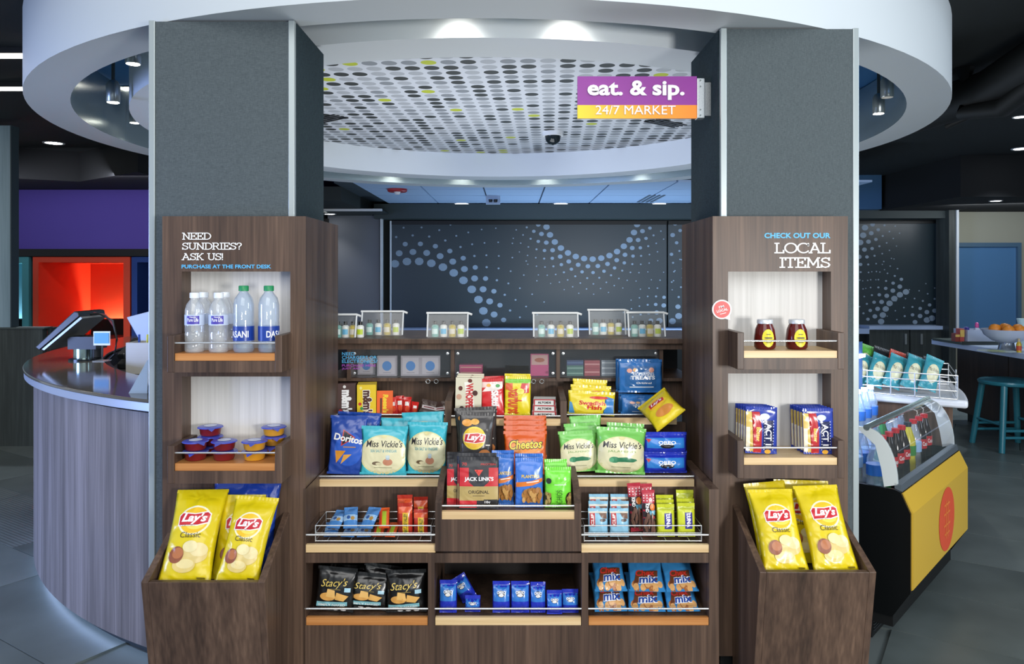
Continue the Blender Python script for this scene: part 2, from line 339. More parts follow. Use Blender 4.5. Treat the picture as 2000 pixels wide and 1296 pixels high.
screen('narrow dark dotted screen seen beside the grey fabric column', 1303, 1420, 432, 637, [(1375, 690, 72, 60, 175, 10, rowsA), (1154, 414, 150, 300, 360, 8, rowsB)])
screen('dark dotted screen seen beyond the snack cooler', 1660, 1826, 430, 633,
       [(1590, 430, 96, 270, 360, 9, rowsB), (1790, 640, 75, 110, 200, 10, rowsB), (1820, 650, 30, 60, 170, 20, rowsB)], (1825,))
t = thing('grey_panel', 'flat grey panel with a white edge strip near the service wall', 'panel', (fx(697, 9.3), 9.3, 0))
box('board', M('#767b84', .6), t, fx(640, 9.3), fx(741, 9.3), 9.3, 9.36, 0, 2.04)
box('hood', M('#2b3434', .6), t, fx(630, 8.6), fx(743, 8.6), 8.62, 9.36, 2.0401, 2.06)
box('edge_strip', WHITE, t, fx(630, 8.6), fx(746, 8.6), 8.58, 8.62, 2.036, 2.062)
box('edge_strip', WHITE, t, fx(743, 9.28), fx(746.5, 9.28), 9.26, 9.36, 0, 2.04)
# tiled ceiling strip behind the drum
ZT = EYE + .86
ct = struct('ceiling_tiles', MB().box(-1.72, 3.4, 7.3, YB + .1, ZT + .02, ZT + .05), M('#39454d', .7), 'suspended tile ceiling near the back wall')
TILEM = M('#a9c4e4', .7); tm = None
for i in range(-2, 6):
    for j in range(4):
        x = .02 + i * .61; y = YB - .31 - j * .61
        if tm is None:
            o = MB().box(-.297, .297, -.297, .297, ZT, ZT + .02).build('ceiling_tile', TILEM); tm = o.data
        else: o = bpy.data.objects.new('ceiling_tile', tm); COL.objects.link(o)
        o.location = (x, y, 0); o.parent = ct
struct('ceiling_beam', MB().box(-2.5, -1.72, 7.6, YB, ZT - .12, ZT + .02), M('#1c2424', .8), 'dark dropped beam beside the tiled ceiling')
# purple wall with the coloured booths
YW = 8.0
PUR = M('#5a4aa6', .85)
wl = struct('wall_left', MB().box(-7.4, -2.25, YW, YW + .12, fz(486, YW), ZCEIL), PUR, 'purple wall above the coloured booths')
MB().box(-7.4, -2.25, YW - .02, YW + .1, fz(500, YW), fz(486, YW)).build('black_band', BLACK, wl)
struct('wall_booth_back', MB().box(-7.4, -2.25, YW + 1.25, YW + 1.3, 0, 2.0), BLACK, 'black wall behind the booths')
struct('ceiling_soffit', MB().prism([(fx(28, 7.2), 7.0), (fx(143, 7.2), 7.3), (fx(330, 7.2), 6.6), (fx(330, 7.2), 8), (-7, 8), (-7, 7)], fz(352, 7.2), ZCEIL, 'z'), M('#0f1315', .85), 'black dropped soffit in front of the purple wall')
def booth(x0, x1, h, hb, label, lightc, power):
    X0, X1 = fx(x0, YW), fx(x1, YW); zt = fz(501, YW); D = 1.05; m = M(h, .75)
    t = thing('lounge_booth', label, 'booth', ((X0 + X1) / 2, YW + .5, 0), 'upholstered wall booths')
    box('side_panel', m, t, X0, X0 + .06, YW, YW + D, .3, zt); box('side_panel', m, t, X1 - .07, X1, YW, YW + D, .3, zt)
    box('top_panel', m, t, X0 + .06, X1 - .07, YW, YW + D, zt - .06, zt); box('back_panel', M(hb, .75), t, X0 + .06, X1 - .07, YW + D - .06, YW + D, .3, zt - .06)
    box('bench', M('#3a1410' if 'orange' in label else '#101820', .7), t, X0 + .06, X1 - .07, YW + .3, YW + D - .2, 0, .62)
    box('back_cushion', M('#15100f', .8), t, X0 + .2, X1 - .2, YW + .75, YW + .87, .62, .80)
    area('booth_strip_light', ((X0 + X1) / 2 + .1, YW + D - .13, .66), ((X0 + X1) / 2 + .1, YW + D - .02, 1.1), X1 - X0 - .2, power, lightc, .05)
booth(64, 254, '#d8452a', '#c4402a', 'orange lounge booth glowing from a hidden light strip', (1, .62, .34), 15)
booth(-120, 56, '#4d9aa0', '#5b8fa0', 'teal lounge booth mostly hidden by the wood panel', (.75, .9, 1), 14)
booth(257, 400, '#1b3f86', '#16336e', 'dark blue lounge booth behind the till', (.3, .5, 1), 1)
# wood panels on the far side of the desk
t = thing('low_partition', 'low grey wood partition wall beyond the curved desk', 'partition', (-4.4, 5.9, 0))
box('front_panel', DARKWOOD, t, -6.6, fx(83, 5.8), 5.8, 5.86, 0, .90); box('end_panel', DARKWOOD, t, fx(83, 5.8), fx(83, 5.8) + .03, 5.861, 5.96, 0, .905)
box('cap', M('#4b5553', .5), t, -6.6, fx(83, 5.8) + .02, 5.79, 5.9, .90, .912)
t = thing('tall_wood_panel', 'tall wood panel in a blue-lit tone standing on the low partition', 'panel', (-4.4, 5.84, .912))
box('board', wood('blue_lit_wood', [(.3, '#86a0ae'), (.5, '#9ab4c2'), (.7, '#aec6d2')], sc=(9, 9, .5)), t, -6.4, fx(25, 5.82), 5.80, 5.86, .912, 2.46)  # blue light falling on the board is put into its wood colours
box('edge_trim', M('#3c4a50', .5), t, fx(25, 5.82), fx(27, 5.82), 5.79, 5.88, .912, 2.46)
# right: back of the breakfast bar
YR2 = 9.35
wr = struct('wall_right', MB().box(fx(1843, YR2), 8.3, YR2, YR2 + .1, 0, ZCEIL), M('#a8a897', .8), 'beige wall behind the breakfast bar')
box('edge_strip', M('#e8eef2', .4), wr, fx(1841, YR2), fx(1845, YR2), YR2 - .3, YR2, fz(664, YR2), fz(316, YR2))
box('return_panel', DARKWOOD, wr, fx(1828, YR2), fx(1841, YR2), YR2 - .28, YR2, 0, fz(316, YR2))
w1 = struct('window_1', MB().box(fx(1853, YR2), fx(1982, YR2), YR2 - .02, YR2 - .005, fz(645, YR2), fz(482, YR2)), M('#5583b0', .25), 'blue frosted hatch in the beige wall')
for q in ((1846, 1853, 474, 650), (1982, 1989, 474, 650), (1853, 1982, 474, 482)):
    box('window_frame', M('#4f6f88', .4), w1, fx(q[0], YR2), fx(q[1], YR2), YR2 - .06, YR2, fz(q[3], YR2), fz(q[2], YR2))
struct('wall_upper_panel', MB().box(fx(1676, 9.0), fx(1722, 9.0), 9.0, 9.2, fz(408, 9.0), ZCEIL), M('#3d6a94', .7), 'blue wall end panel above the dotted screen')
struct('wall_side', MB().box(8.2, 8.3, 2, 11, 0, ZCEIL), CHW, 'dark side wall at the bar end')
struct('ceiling_bulkhead', MB().box(fx(1876, 7.5), 8.2, 7.5, 9.3, fz(384, 7.5), ZCEIL), M('#0d1012', .9), 'black bulkhead hanging over the breakfast bar')
# black painted pipes under the ceiling, and linear lights
def pipe(label, pts, r):
    mb = MB().tube(pts, r, 12); tag(mb.build('ceiling_pipe', M('#0b0e0f', .6), smooth=40), label, 'pipe', 'black pipes under the ceiling')
pipe('thin black pipe running under the dark ceiling beside the drum', [(fx(1850, 4.6), 4.6, fz(246, 4.6)), (fx(2040, 4.0), 4.0, fz(160, 4.0))], .02)
pipe('fat black duct hanging high beside the white drum', [(fx(1900, 4.2), 4.9, 2.34), (fx(1935, 4.2), 4.2, 2.34), (fx(2050, 3.6), 3.4, 2.4)], .12)
pipe('black elbow pipe below the fat duct', [(fx(1885, 4.3), 4.3, 2.49), (fx(1885, 4.3), 4.3, 2.24), (fx(1960, 4.0), 4.0, 2.2), (fx(2060, 3.6), 3.6, 2.3)], .05)
for py, lb in ((105, 'upper linear light strip in the black ceiling beside the drum'), (170, 'lower linear light strip in the black ceiling beside the drum')):
    Y = (ZCEIL - .02 - EYE) * F / (HZ - py)
    t = thing('linear_light', lb, 'light', (-4.2, Y, ZCEIL - .03), 'linear ceiling lights')
    box('housing', BLACK, t, -6, -2.35, Y - .05, Y + .05, ZCEIL - .03, ZCEIL); box('diffuser', M('#fff6ea', .5, emit=6), t, -5.98, -2.36, Y - .04, Y + .04, ZCEIL - .034, ZCEIL - .03)
def downlight(label, px, py, z, power=0, r=.07, color=(1, .97, .92), strength=14, ang=100):
    Y = (z - EYE) * F / (HZ - py); X = fx(px, Y)
    t = thing('downlight', label, 'light', (X, Y, z), 'recessed downlights')
    MB().lathe([(r, -.004), (r * 1.25, -.006), (r * 1.3, 0)], (X, Y, z), 20, cap=False).build('bezel', M('#c8ced2', .4), t, smooth=40)
    MB().lathe([(.001, -.003), (r, -.003)], (X, Y, z), 20, cap=False).build('lens', M('#ffffff', .5, emit=strength), t)
    if power:
        l = bpy.data.lights.new('downlight_lamp', 'SPOT'); l.energy = power; l.spot_size = R(ang); l.spot_blend = .8; l.color = color; l.shadow_soft_size = .05
        o = bpy.data.objects.new('downlight_lamp', l); COL.objects.link(o); o.parent = t; o.location = (0, 0, -.02)
for i, px in enumerate((902, 1095, 1287)):
    downlight(('first', 'second', 'third')[i] + ' downlight along the tiled ceiling above the dotted screen, counted from the grey panel', px, 397.5, ZT, 60, .085)
downlight('bright downlight in the black ceiling above the orange booth', 105, 279, ZCEIL, 150, .07, (.8, .9, 1))
downlight('small bright downlight in the black ceiling near the fabric column', 212, 315, ZCEIL, 130, .07, (.8, .9, 1))
downlight('bright downlight in the dark ceiling above the bar', 1996, 290, ZCEIL, 170, .07, (.8, .9, 1))
downlight('thin downlight in the dark ceiling by the black duct', 1992, 228, ZCEIL, 20, .04, (.8, .9, 1))
downlight('downlight glowing over the grey panel', 644, 417.5, 2.04, 10, .06)
downlight('first small downlight over the bar bulkhead', 1945, 392, fz(384, 7.5) - .001, 0, .05)
# spot cans in the gap between the drums
def spotcan(label, px, py, Y, power, aim):
    X, z = fx(px, Y), fz(py, Y); t = thing('spotlight', label, 'light', (X, Y, z), 'spot cans inside the drum gap')
    MB().lathe([(.027, 0), (.03, .004), (.03, .08), (.02, .10), (.01, .105)], (X, Y, z), 18).build('can', M('#9aa3a6', .3, .8), t, smooth=40)
    MB().lathe([(.001, -.001), (.026, -.001)], (X, Y, z), 18, cap=False).build('lens', M('#fff6e6', .5, emit=22 if power else 0), t)
    MB().tube([(X, Y, z + .10), (X, Y, 2.475)], .008).build('stem', M('#50585a', .4, .6), t)
    if power:
        l = bpy.data.lights.new('spot_lamp', 'SPOT'); l.energy = power; l.spot_size = R(90); l.spot_blend = .7; l.color = (1, .95, .86); l.shadow_soft_size = .03
        o = bpy.data.objects.new('spot_lamp', l); COL.objects.link(o); o.parent = t; o.location = (0, 0, -.03)
        o.rotation_euler = Vector(aim).to_track_quat('-Z', 'Y').to_euler()
def gap(px, far=False, r=2.17):
    a = (px - 1000) / F; A = 1 + a * a; Bq = -2 * (CX * a + CY); Cq = CX * CX + CY * CY - r * r
    d = math.sqrt(max(0, Bq * Bq - 4 * A * Cq)); return (-Bq + (d if far else -d)) / (2 * A)
spotcan('spot can highest in the drum opening beside the purple wall', 260, 125, gap(262), 14, (0, 0, -1))
spotcan('spot can hanging in the middle of the drum opening on the desk side', 221, 200, (gap(221) + gap(221, 1)) / 2 - .2, 16, (-.3, .4, -1))
spotcan('lowest spot can of the drum opening on the desk side', 263, 240, gap(263, 1), 16, (-.2, .5, -1))
spotcan('lit spot can in the drum opening on the cooler side', 1716, 222, (gap(1716) + gap(1716, 1)) / 2 + .15, 16, (.3, .4, -1))
spotcan('unlit spot can behind the lit one on the cooler side', 1733, 190, (gap(1733) + gap(1733, 1)) / 2 - .1, 0, (0, 0, -1))
for i, px in enumerate((890, 1118)):
    Y = gap(px, r=2.15); spotcan(('first', 'second')[i] + ' hidden spot can shining on the inner drum face', px, -20, Y, 3.2, (0, .55, -1))
for i, (px, a) in enumerate(((775, -.2), (905, -.06), (1060, .1), (1240, .2))):
    Y = gap(px, True, 2.16); spotcan('rear spot can ' + ('behind the inner drum near the grey panel', 'over the wide dotted screen', 'over the middle of the tiled ceiling', 'near the grey fabric column')[i], px, 318, Y, 7, (a, .3, -1))
# ceiling bits behind the drum
Y = (ZC - EYE) * F / (HZ - 258); t = thing('security_camera', 'white dome security camera on the dotted ceiling', 'camera', (fx(1080, Y), Y, ZC))
MB().lathe([(.075, -.03), (.08, 0)], (fx(1080, Y), Y, ZC), 24).build('mount', WHITE, t, smooth=40)
MB().lathe([(.001, -.095), (.03, -.088), (.052, -.065), (.06, -.03)], (fx(1080, Y), Y, ZC), 24, cap=False).build('dome', M('#20282c', .08), t, smooth=60)
Y = .86 * F / (HZ - 369); t = thing('smoke_detector', 'red and white smoke alarm under the tiled ceiling', 'detector', (fx(776, Y), Y, ZT))
MB().lathe([(.09, -.03), (.1, -.02), (.1, 0)], (fx(776, Y), Y, ZT), 24).build('base', M('#a3262e', .4), t, smooth=40)
MB().lathe([(.02, -.055), (.035, -.03)], (fx(776, Y), Y, ZT), 16).build('sensor', WHITE, t, smooth=40)
t = thing('exit_fixture', 'small white twin head emergency light on the tiled ceiling', 'light', (fx(962, 8.3), 8.3, ZT - .1))
box('box', M('#b9cbe0', .5), t, fx(949, 8.3), fx(977, 8.3), 8.3, 8.36, ZT - .09, ZT)
for px in (958, 968): MB().lathe([(.018, 0), (.022, .03)], (fx(px, 8.25), 8.25, ZT - .075), 12).build('head', BLACK, t)
t = thing('ceiling_vent', 'slotted air vent in the tiled ceiling near the column', 'vent', (fx(1275, 8.6), 8.6, ZT))
for k in range(4): box('slat', M('#5a6a78', .5), t, fx(1255 + k * 9, 8.6), fx(1259 + k * 9, 8.6), 8.2, 9.0, ZT - .008, ZT - .001)
# ================================================================ columns
def column(label, x0, x1, Yc, depth, inner_px, side):
    X0, X1 = fx(x0, Yc), fx(x1, Yc); tw = .02
    t = thing('fabric_column', label, 'column', ((X0 + X1) / 2, Yc + depth / 2, 0), 'grey fabric clad columns')
    box('core', M('#2e3b3f', .6), t, X0 + .004, X1 - .004, Yc + .014, Yc + depth, 0, ZR - .004)
    box('fabric_panel', LINEN, t, X0 + tw, X1 - tw, Yc + .003, Yc + .016, 0, ZR - .006)
    for a, c in ((X0, X0 + tw), (X1 - tw, X1)):
        box('corner_trim', TRIM, t, a, c, Yc, Yc + .02, 0, ZR - .003, bevel=.002)
    xs = X1 if side > 0 else X0
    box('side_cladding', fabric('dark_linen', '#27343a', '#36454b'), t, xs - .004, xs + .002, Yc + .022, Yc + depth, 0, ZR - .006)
    return t
YL, YRt = 2.365, 2.435
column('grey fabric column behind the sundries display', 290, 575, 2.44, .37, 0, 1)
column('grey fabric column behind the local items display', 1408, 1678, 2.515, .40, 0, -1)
# ================================================================ side displays
def tray(t, x0, x1, Yf, Yb, ztop, zb, zl, zr, lipm, flip, label=None):
    th = .021
    p = MB(); p.box(x0 + th, x1 - th, Yf + .001, Yb, zb, zl - .0225)
    tr = p.build('tray', WOOD, t)
    box('tray_side', WOOD, tr, x0, x0 + th, Yf, Yb, zb, ztop, bevel=.0015); box('tray_side', WOOD, tr, x1 - th, x1, Yf, Yb, zb, ztop, bevel=.0015)
    box('tray_shelf', lipm, tr, x0 + th + .001, x1 - th - .001, Yf + .004, Yb + .0, zl - .022, zl)
    MB().tube([(x0 + th - .004, Yf + .008, zr), (x1 - th + .004, Yf + .008, zr)], .0028, 8).build('rail', CHROME, tr, smooth=60)
    return tr
def display(label, x0, x1, Yp, nx0, nx1, inner, nich, lipm, toe):
    # x0,x1 front board in pixels; niche opening nx0..nx1
    X0, X1, N0, N1 = fx(x0, Yp), fx(x1, Yp), fx(nx0, Yp), fx(nx1, Yp); zt = fz(422, Yp); th = .068
    t = thing('wall_display', label, 'display', ((X0 + X1) / 2, Yp + .05, toe), 'walnut displays on the columns')
    b = MB(); zb = toe
    b.box(X0, N0, Yp, Yp + th, zb, zt); b.box(N1, X1, Yp, Yp + th, zb, zt); b.box(N0, N1, Yp, Yp + th, nich[0][0], zt)
    for i, (top, bot) in enumerate(nich):
        nb = nich[i + 1][0] if i + 1 < len(nich) else zb
        b.box(N0, N1, Yp, Yp + th, nb, bot)
    b.build('front_board', WOOD, t)
    for i, (top, bot) in enumerate(nich):
        box('niche_back', CREAM, t, N0 - .01, N1 + .01, Yp + th, Yp + th + .006, bot, top)
    s0, s1 = (X1 - .02, X1) if inner > 0 else (X0, X0 + .02)
    box('side_board', WOOD, t, s0, s1, Yp + th, Yp + .44, zb, zt); box('toe_kick', BLACK, t, X0 + .03, X1 - .03, Yp + .02, Yp + th, 0, zb)
    return t, X0, X1, N0, N1
dl, LX0, LX1, LN0, LN1 = display('walnut display board with bottled water and dip cups, lettered NEED SUNDRIES', 317, 597, YL, 355, 567, 1,
    [(fz(530, YL), fz(727, YL - .1)), (fz(735, YL), fz(944, YL - .1))], OAKLIP, .09)
dr, RX0, RX1, RN0, RN1 = display('walnut display board with honey and popcorn, lettered LOCAL ITEMS', 1392, 1656, YRt, 1422, 1623, -1,
    [(fz(530, YRt), fz(721, YRt - .1)), (fz(729, YRt), fz(934, YRt - .1))], BEECH, .09)
YLt, YRr = YL - .1, YRt - .1
zl1, zl2 = fz(690, YLt), fz(905, YLt)
tray(dl, LN0, LN1 + .004, YLt, YL + .066, fz(655, YLt), fz(727, YLt), zl1, fz(670, YLt), OAKLIP, 0)
tray(dl, LN0, LN1 + .004, YLt, YL + .066, fz(871, YLt), fz(944, YLt), zl2, fz(885, YLt), OAKLIP, 0)
zr1, zr2 = fz(685, YRr), fz(894, YRr)
tray(dr, RN0, RN1, YRr, YRt + .066, fz(649, YRr), fz(721, YRr), zr1, fz(666, YRr), BEECH, 0)
tray(dr, RN0, RN1, YRr, YRt + .066, fz(860, YRr), fz(934, YRr), zr2, fz(875, YRr), BEECH, 0)
WTXT = M('#f2f2f0', .5); BTXT = M('#57b4e6', .5)
def lt_at(s, x0, x1, y0, y1, Y, m, parent, slab=True, bold=.03, name='lettering'):
    letters(name, slab_tris(s, .125) if slab else text_tris(s, 0, bold), fx(x0, Y), fx(x1, Y), fz(y1, Y), fz(y0, Y), Y, m, parent, stag=slab)
lt_at('NEED', 356, 413, 454, 468, YL, WTXT, dl); lt_at('SUNDRIES?', 356, 473, 473.5, 487.5, YL, WTXT, dl); lt_at('ASK US!', 355, 436, 494, 508, YL, WTXT, dl)
lt_at('PURCHASE AT THE FRONT DESK', 355, 530, 516.5, 524, YL, BTXT, dl, False, .03)
lt_at('CHECK OUT OUR', 1492.5, 1621.6, 454.5, 465, YRt, BTXT, dr, False, .035)
lt_at('LOCAL', 1512, 1621.6, 473.7, 494.6, YRt, WTXT, dr); lt_at('ITEMS', 1522, 1621.6, 502, 523, YRt, WTXT, dr)
# round badge
Y = YRt - .004; t = thing('local_badge', 'round red and white badge reading I\'M LOCAL on the display edge', 'badge', (fx(1410, Y), Y, fz(604, Y)))
X, z, q = fx(1410, Y), fz(604, Y), Y / F
b = MB(); pts = [(X + 19 * q * math.cos(R(a)), z + 19 * q * math.sin(R(a))) for a in range(-35, 300, 12)] + [(X + 16 * q, z - 20.5 * q)]
b.prism(pts, Y, Y + .0035, 'y'); b.build('plate', M('#eeeeec', .4), t)
b = MB(); b.prism([(X + 16.3 * q * math.cos(R(a)), z + 16.3 * q * math.sin(R(a))) for a in range(0, 360, 12)], Y - .0012, Y, 'y'); b.build('red_disc', M('#c8302e', .4), t)
for s, dy, w, h in (("I'M", 5.5, 5, 4), ('LOCAL', -1.5, 11, 4), ('EST 2007', -8, 6, 2)):
    V, T = text_tris(s, 0, .02); ca_, sa_ = math.cos(R(14)), math.sin(R(14)); b = MB()
    P = [((p[0] - .5) * 2 * w, (p[1] - .5) * 2 * h / 1.6 + dy) for p in V] if s != 'EST 2007' else [((p[0] - .5) * 2 * w, (p[1] - .5) * h + dy) for p in V]
    if s == 'EST 2007': P = [((i % 2 - .5) * 2 * w, (i // 2 - .5) * 1.1 + dy) for i in range(4)]; T = [(0, 1, 3), (0, 3, 2)]
    b.add([(X + (u * ca_ - v * sa_) * q, Y - .0022, z + (u * sa_ + v * ca_) * q) for u, v in P], T); b.build('lettering' if s != 'EST 2007' else 'small_print', WTXT, t, normals=False)
# ================================================================ chip bins under the displays
def chip_bin(label, x0, x1, Yf, zf, Yb, zb):
    X0, X1 = fx(x0, Yf), fx(x1, Yf); th = .02
    t = thing('chip_bin', label, 'bin', ((X0 + X1) / 2, (Yf + Yb) / 2, .03), 'walnut chip bins under the displays')
    sl = .09 / .4; Yl = Yf + (zf - .03) * .17
    def prof(y0): return [(Yf, zf), (Yb, zb), (Yb, .03), (Yl, .03)]
    MB().prism(prof(0), X0, X0 + th, 'x').build('side_board', WOOD, t, bevel=.0015); MB().prism(prof(0), X1 - th, X1, 'x').build('side_board', WOOD, t, bevel=.0015)
    MB().prism([(Yf, zf), (Yf + th, zf), (Yl + th, .03), (Yl, .03)], X0 + th, X1 - th, 'x').build('front_board', WOOD, t, bevel=.0015)
    zi = zf - .03
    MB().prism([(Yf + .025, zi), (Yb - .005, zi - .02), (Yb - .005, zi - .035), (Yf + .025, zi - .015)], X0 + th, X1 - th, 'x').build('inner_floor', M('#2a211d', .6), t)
    return zi, X0, X1
zbL, BLX0, BLX1 = chip_bin('slanted walnut bin below the sundries display', 275, 517, 2.125, fz(1137, 2.125), YL - .0015, fz(1000, YL))
zbR, BRX0, BRX1 = chip_bin('slanted walnut bin below the local items display', 1484, 1712, 2.165, fz(1117, 2.165), YRt - .0015, fz(985, YRt))
# ================================================================ centre shelving
Y0, YC_, YD, YDm, YE = 2.35, 2.52, 2.78, 2.68, 2.90
XL, XR = LX1 + .003, RX0 - .003
zA, zB, zCc, zDs, zDm, zJ = fz(1206, Y0), fz(1064, Y0), fz(936, YC_), fz(816, YD), fz(818, YDm), fz(998, Y0)
cu = thing('snack_shelving', 'stepped walnut snack shelving between the two columns', 'shelving', (0, 2.7, 0))
xa, xb_, xc, xd = fx(597, Y0), fx(842, Y0), fx(1142, Y0), fx(1385, Y0)
th2 = .012
# base and lower cubbies
box('base_board', WOOD, cu, xa, xd, Y0, Y0 + .02, .03, fz(1221, Y0))
box('end_panel', WOOD, cu, XL, xa, Y0, 2.72, .03, fz(955, Y0)); box('end_panel', WOOD, cu, xd, XR, Y0, 2.72, .03, fz(955, Y0))
box('divider', WOOD, cu, fx(836, Y0), fx(849, Y0), Y0, 2.72, fz(1221, Y0), zB - .024); box('divider', WOOD, cu, fx(1136, Y0), fx(1149, Y0), Y0, 2.72, fz(1221, Y0), zB - .024)
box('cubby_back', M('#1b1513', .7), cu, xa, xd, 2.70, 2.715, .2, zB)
for a, c, m in ((597, 835.5, OAKLIP), (849.5, 1135.5, BEECH), (1149.5, 1385, OAKLIP)):
    s = box('shelf', WOOD, cu, fx(a, Y0), fx(c, Y0), Y0 + .012, 2.70, zA - .024, zA - .002)
    box('shelf_lip', m, s, fx(a, Y0) + .001, fx(c, Y0) - .001, Y0 + .003, Y0 + .016, zA - .024, zA)
    MB().tube([(fx(a - 2, Y0), Y0 + .006, zA + .026), (fx(c + 2, Y0), Y0 + .006, zA + .026)], .0030, 8).build('rail', CHROME, s, smooth=60)
box('rail_board', WOOD, cu, xa, xd, Y0 + .002, 2.70, fz(1099, Y0), zB - .026)
# tier B
for a, c in ((597, 850), (1136, 1385)):
    s = box('shelf', WOOD, cu, fx(a, Y0), fx(c, Y0), Y0 + .012, YC_, zB - .024, zB - .002)
    box('shelf_lip', BEECH, s, fx(a, Y0), fx(c, Y0), Y0 + .003, Y0 + .016, zB - .024, zB)
    MB().tube([(fx(a, Y0), Y0 + .006, zB + .030), (fx(c, Y0), Y0 + .006, zB + .030)], .0032, 8).build('rail', CHROME, s, smooth=60)
# middle box
m0, m1 = fx(850, Y0), fx(1135, Y0)
mb_ = box('tray_front', WOOD, cu, m0 + .0211, m1 - .0211, Y0 - .004, Y0 + .016, zB - .018, zJ - .024)
for q0, q1 in ((m0, m0 + .021), (m1 - .021, m1)):
    MB().prism([(Y0 - .004, zB - .018), (Y0 - .004, fz(982, Y0)), (Y0 + .1, fz(982, Y0) + .045), (YC_ + .05, fz(982, Y0) + .06), (YC_ + .05, zB - .018)], q0, q1, 'x').build('tray_side', WOOD, cu)
s = box('shelf', WOOD, cu, m0 + .021, m1 - .021, Y0 + .01, YC_, zJ - .024, zJ - .002)
box('shelf_lip', BEECH, s, m0 + .021, m1 - .021, Y0 - .002, Y0 + .014, zJ - .024, zJ); MB().tube([(m0 + .019, Y0 + .004, zJ + .016), (m1 - .019, Y0 + .004, zJ + .016)], .0030, 8).build('rail', CHROME, s, smooth=60)
# tier C
for a, c in ((621, 859), (1121, 1356)):
    box('riser', WOOD, cu, fx(a, YC_) - .012, fx(c, YC_) + .012, YC_ + .004, YC_ + .02, zB - .02, zCc - .024)
    s = box('shelf', WOOD, cu, fx(a, YC_) - .012, fx(c, YC_) + .012, YC_ + .012, YD + .02, zCc - .024, zCc - .002)
    box('shelf_lip', BEECH, s, fx(a, YC_), fx(c, YC_), YC_ + .002, YC_ + .016, zCc - .024, zCc); MB().tube([(fx(a - 3, YC_), YC_ + .004, zCc + .010), (fx(c, YC_), YC_ + .004, zCc + .010)], .0030, 8).build('rail', CHROME, s, smooth=60)
s = box('shelf', WOOD, cu, m0 + .03, m1 - .03, YC_, YD + .02, zCc - .024, zCc - .002); box('riser', WOOD, cu, m0 + .021, m1 - .021, YC_ + .03, YC_ + .045, zJ, zCc - .02)
# tier D
box('riser', WOOD, cu, XL, XR, YD + .02, YD + .035, zCc - .02, zDs - .02)
for a, c in ((652, 869), (1105, 1322)):
    s = box('shelf', WOOD, cu, fx(a, YD), fx(c, YD), YD + .01, YE + .03, zDs - .024, zDs - .002)
    box('shelf_lip', BEECH, s, fx(a, YD), fx(c, YD), YD + .002, YD + .014, zDs - .024, zDs); MB().tube([(fx(a, YD), YD + .004, zDs + .012), (fx(c, YD), YD + .004, zDs + .012)], .0030, 8).build('rail', CHROME, s, smooth=60)
n0, n1 = fx(869, YDm), fx(1107, YDm)
for q0, q1 in ((n0, n0 + .022), (n1 - .022, n1)):
    MB().prism([(YDm, zDm - .05), (YDm, fz(783, YDm)), (YE, fz(783, YDm) + .02), (YE, zDm - .05)], q0, q1, 'x').build('tray_side', WOOD, cu)
box('riser', WOOD, cu, n0, n1, YDm + .02, YDm + .035, zCc, zDm - .024)
s = box('shelf', WOOD, cu, n0 + .022, n1 - .022, YDm + .012, YE + .03, zDm - .024, zDm - .002)
box('shelf_lip', BEECH, s, n0 + .022, n1 - .022, YDm + .002, YDm + .014, zDm - .024, zDm); MB().tube([(n0 + .02, YDm + .005, zDm + .010), (n1 - .02, YDm + .005, zDm + .010)], .0030, 8).build('rail', CHROME, s, smooth=60)
# locked boxes under the counter
zt, zb = fz(681, YE), fz(738, YE)
box('back_board', WOOD, cu, -.72, .70, YE + .05, YE + .065, zDs - .02, zb - .006)
box('box_floor', WOOD, cu, -.72, .70, YE, 3.22, zb - .012, zb); box('box_top', WOOD, cu, -.72, .70, YE - .02, 3.24, zt, zt + .022)
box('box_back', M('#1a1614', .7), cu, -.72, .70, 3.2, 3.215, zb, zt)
for px in (682, 884, 1090, 1291): box('divider', WOOD, cu, fx(px, YE) - .007, fx(px, YE) + .007, YE - .006, 3.2, zb - .006, zt)
for i, (a, c) in enumerate(((686, 880), (888, 1086), (1094, 1287))):
    p = box('acrylic_door', ACRYLIC, cu, fx(a, YE), fx(c, YE), YE + .004, YE + .008, zb + .002, zt - .002)
    for xx in (a + 6, c - 6):
        for zz in (zt - .018, zb + .018):
            MB().lathe([(.001, -.004), (.0055, -.003), (.006, 0)], (0, 0, 0), 10).build('rivet', CHROME, p, smooth=50)
            r_ = COL.objects[-1]; r_.location = (fx(xx, YE) - ORG[cu.name].x, YE + .004 - ORG[cu.name].y, zz - ORG[cu.name].z); r_.rotation_euler = (R(-90), 0, 0); r_.data.transform(Matrix.Translation(ORG[cu.name]))
    for k, px in enumerate((c - 44, c - 28)):
        MB().tube([(fx(px, YE) + .008 * math.cos(R(a_)), YE - .004, zb - .012 + .008 * math.sin(R(a_))) for a_ in range(0, 360, 30)], .0018, 6, closed=True).build('lock_loop', CHROME, p, smooth=60)
xx0 = 669
for s, y0, y1, x1, m in (('NEED', 687, 693, 694, BTXT), ('CHARGERS OR', 694, 700.5, 737, BTXT), ('ELECTRONICS?', 701.5, 708, 738, BTXT), ('PURCHASE HERE', 710.5, 715, 735, M('#b04fc0', .5)), ('JUST ASK', 717, 721.5, 706, M('#b04fc0', .5))):
    letters('lettering', text_tris(s, 0, .012), fx(xx0, YE), fx(x1, YE), fz(y1, YE), fz(y0, YE), YE - .008, m, cu)
# counter top
t = thing('counter_top', 'narrow walnut counter top above the locked boxes', 'counter', (0, 3.08, zt + .022))
zk = fz(661, 2.86)
box('slab', WOOD, t, -.76, .74, 2.86, 3.3, zt + .0221, zk, bevel=.003)
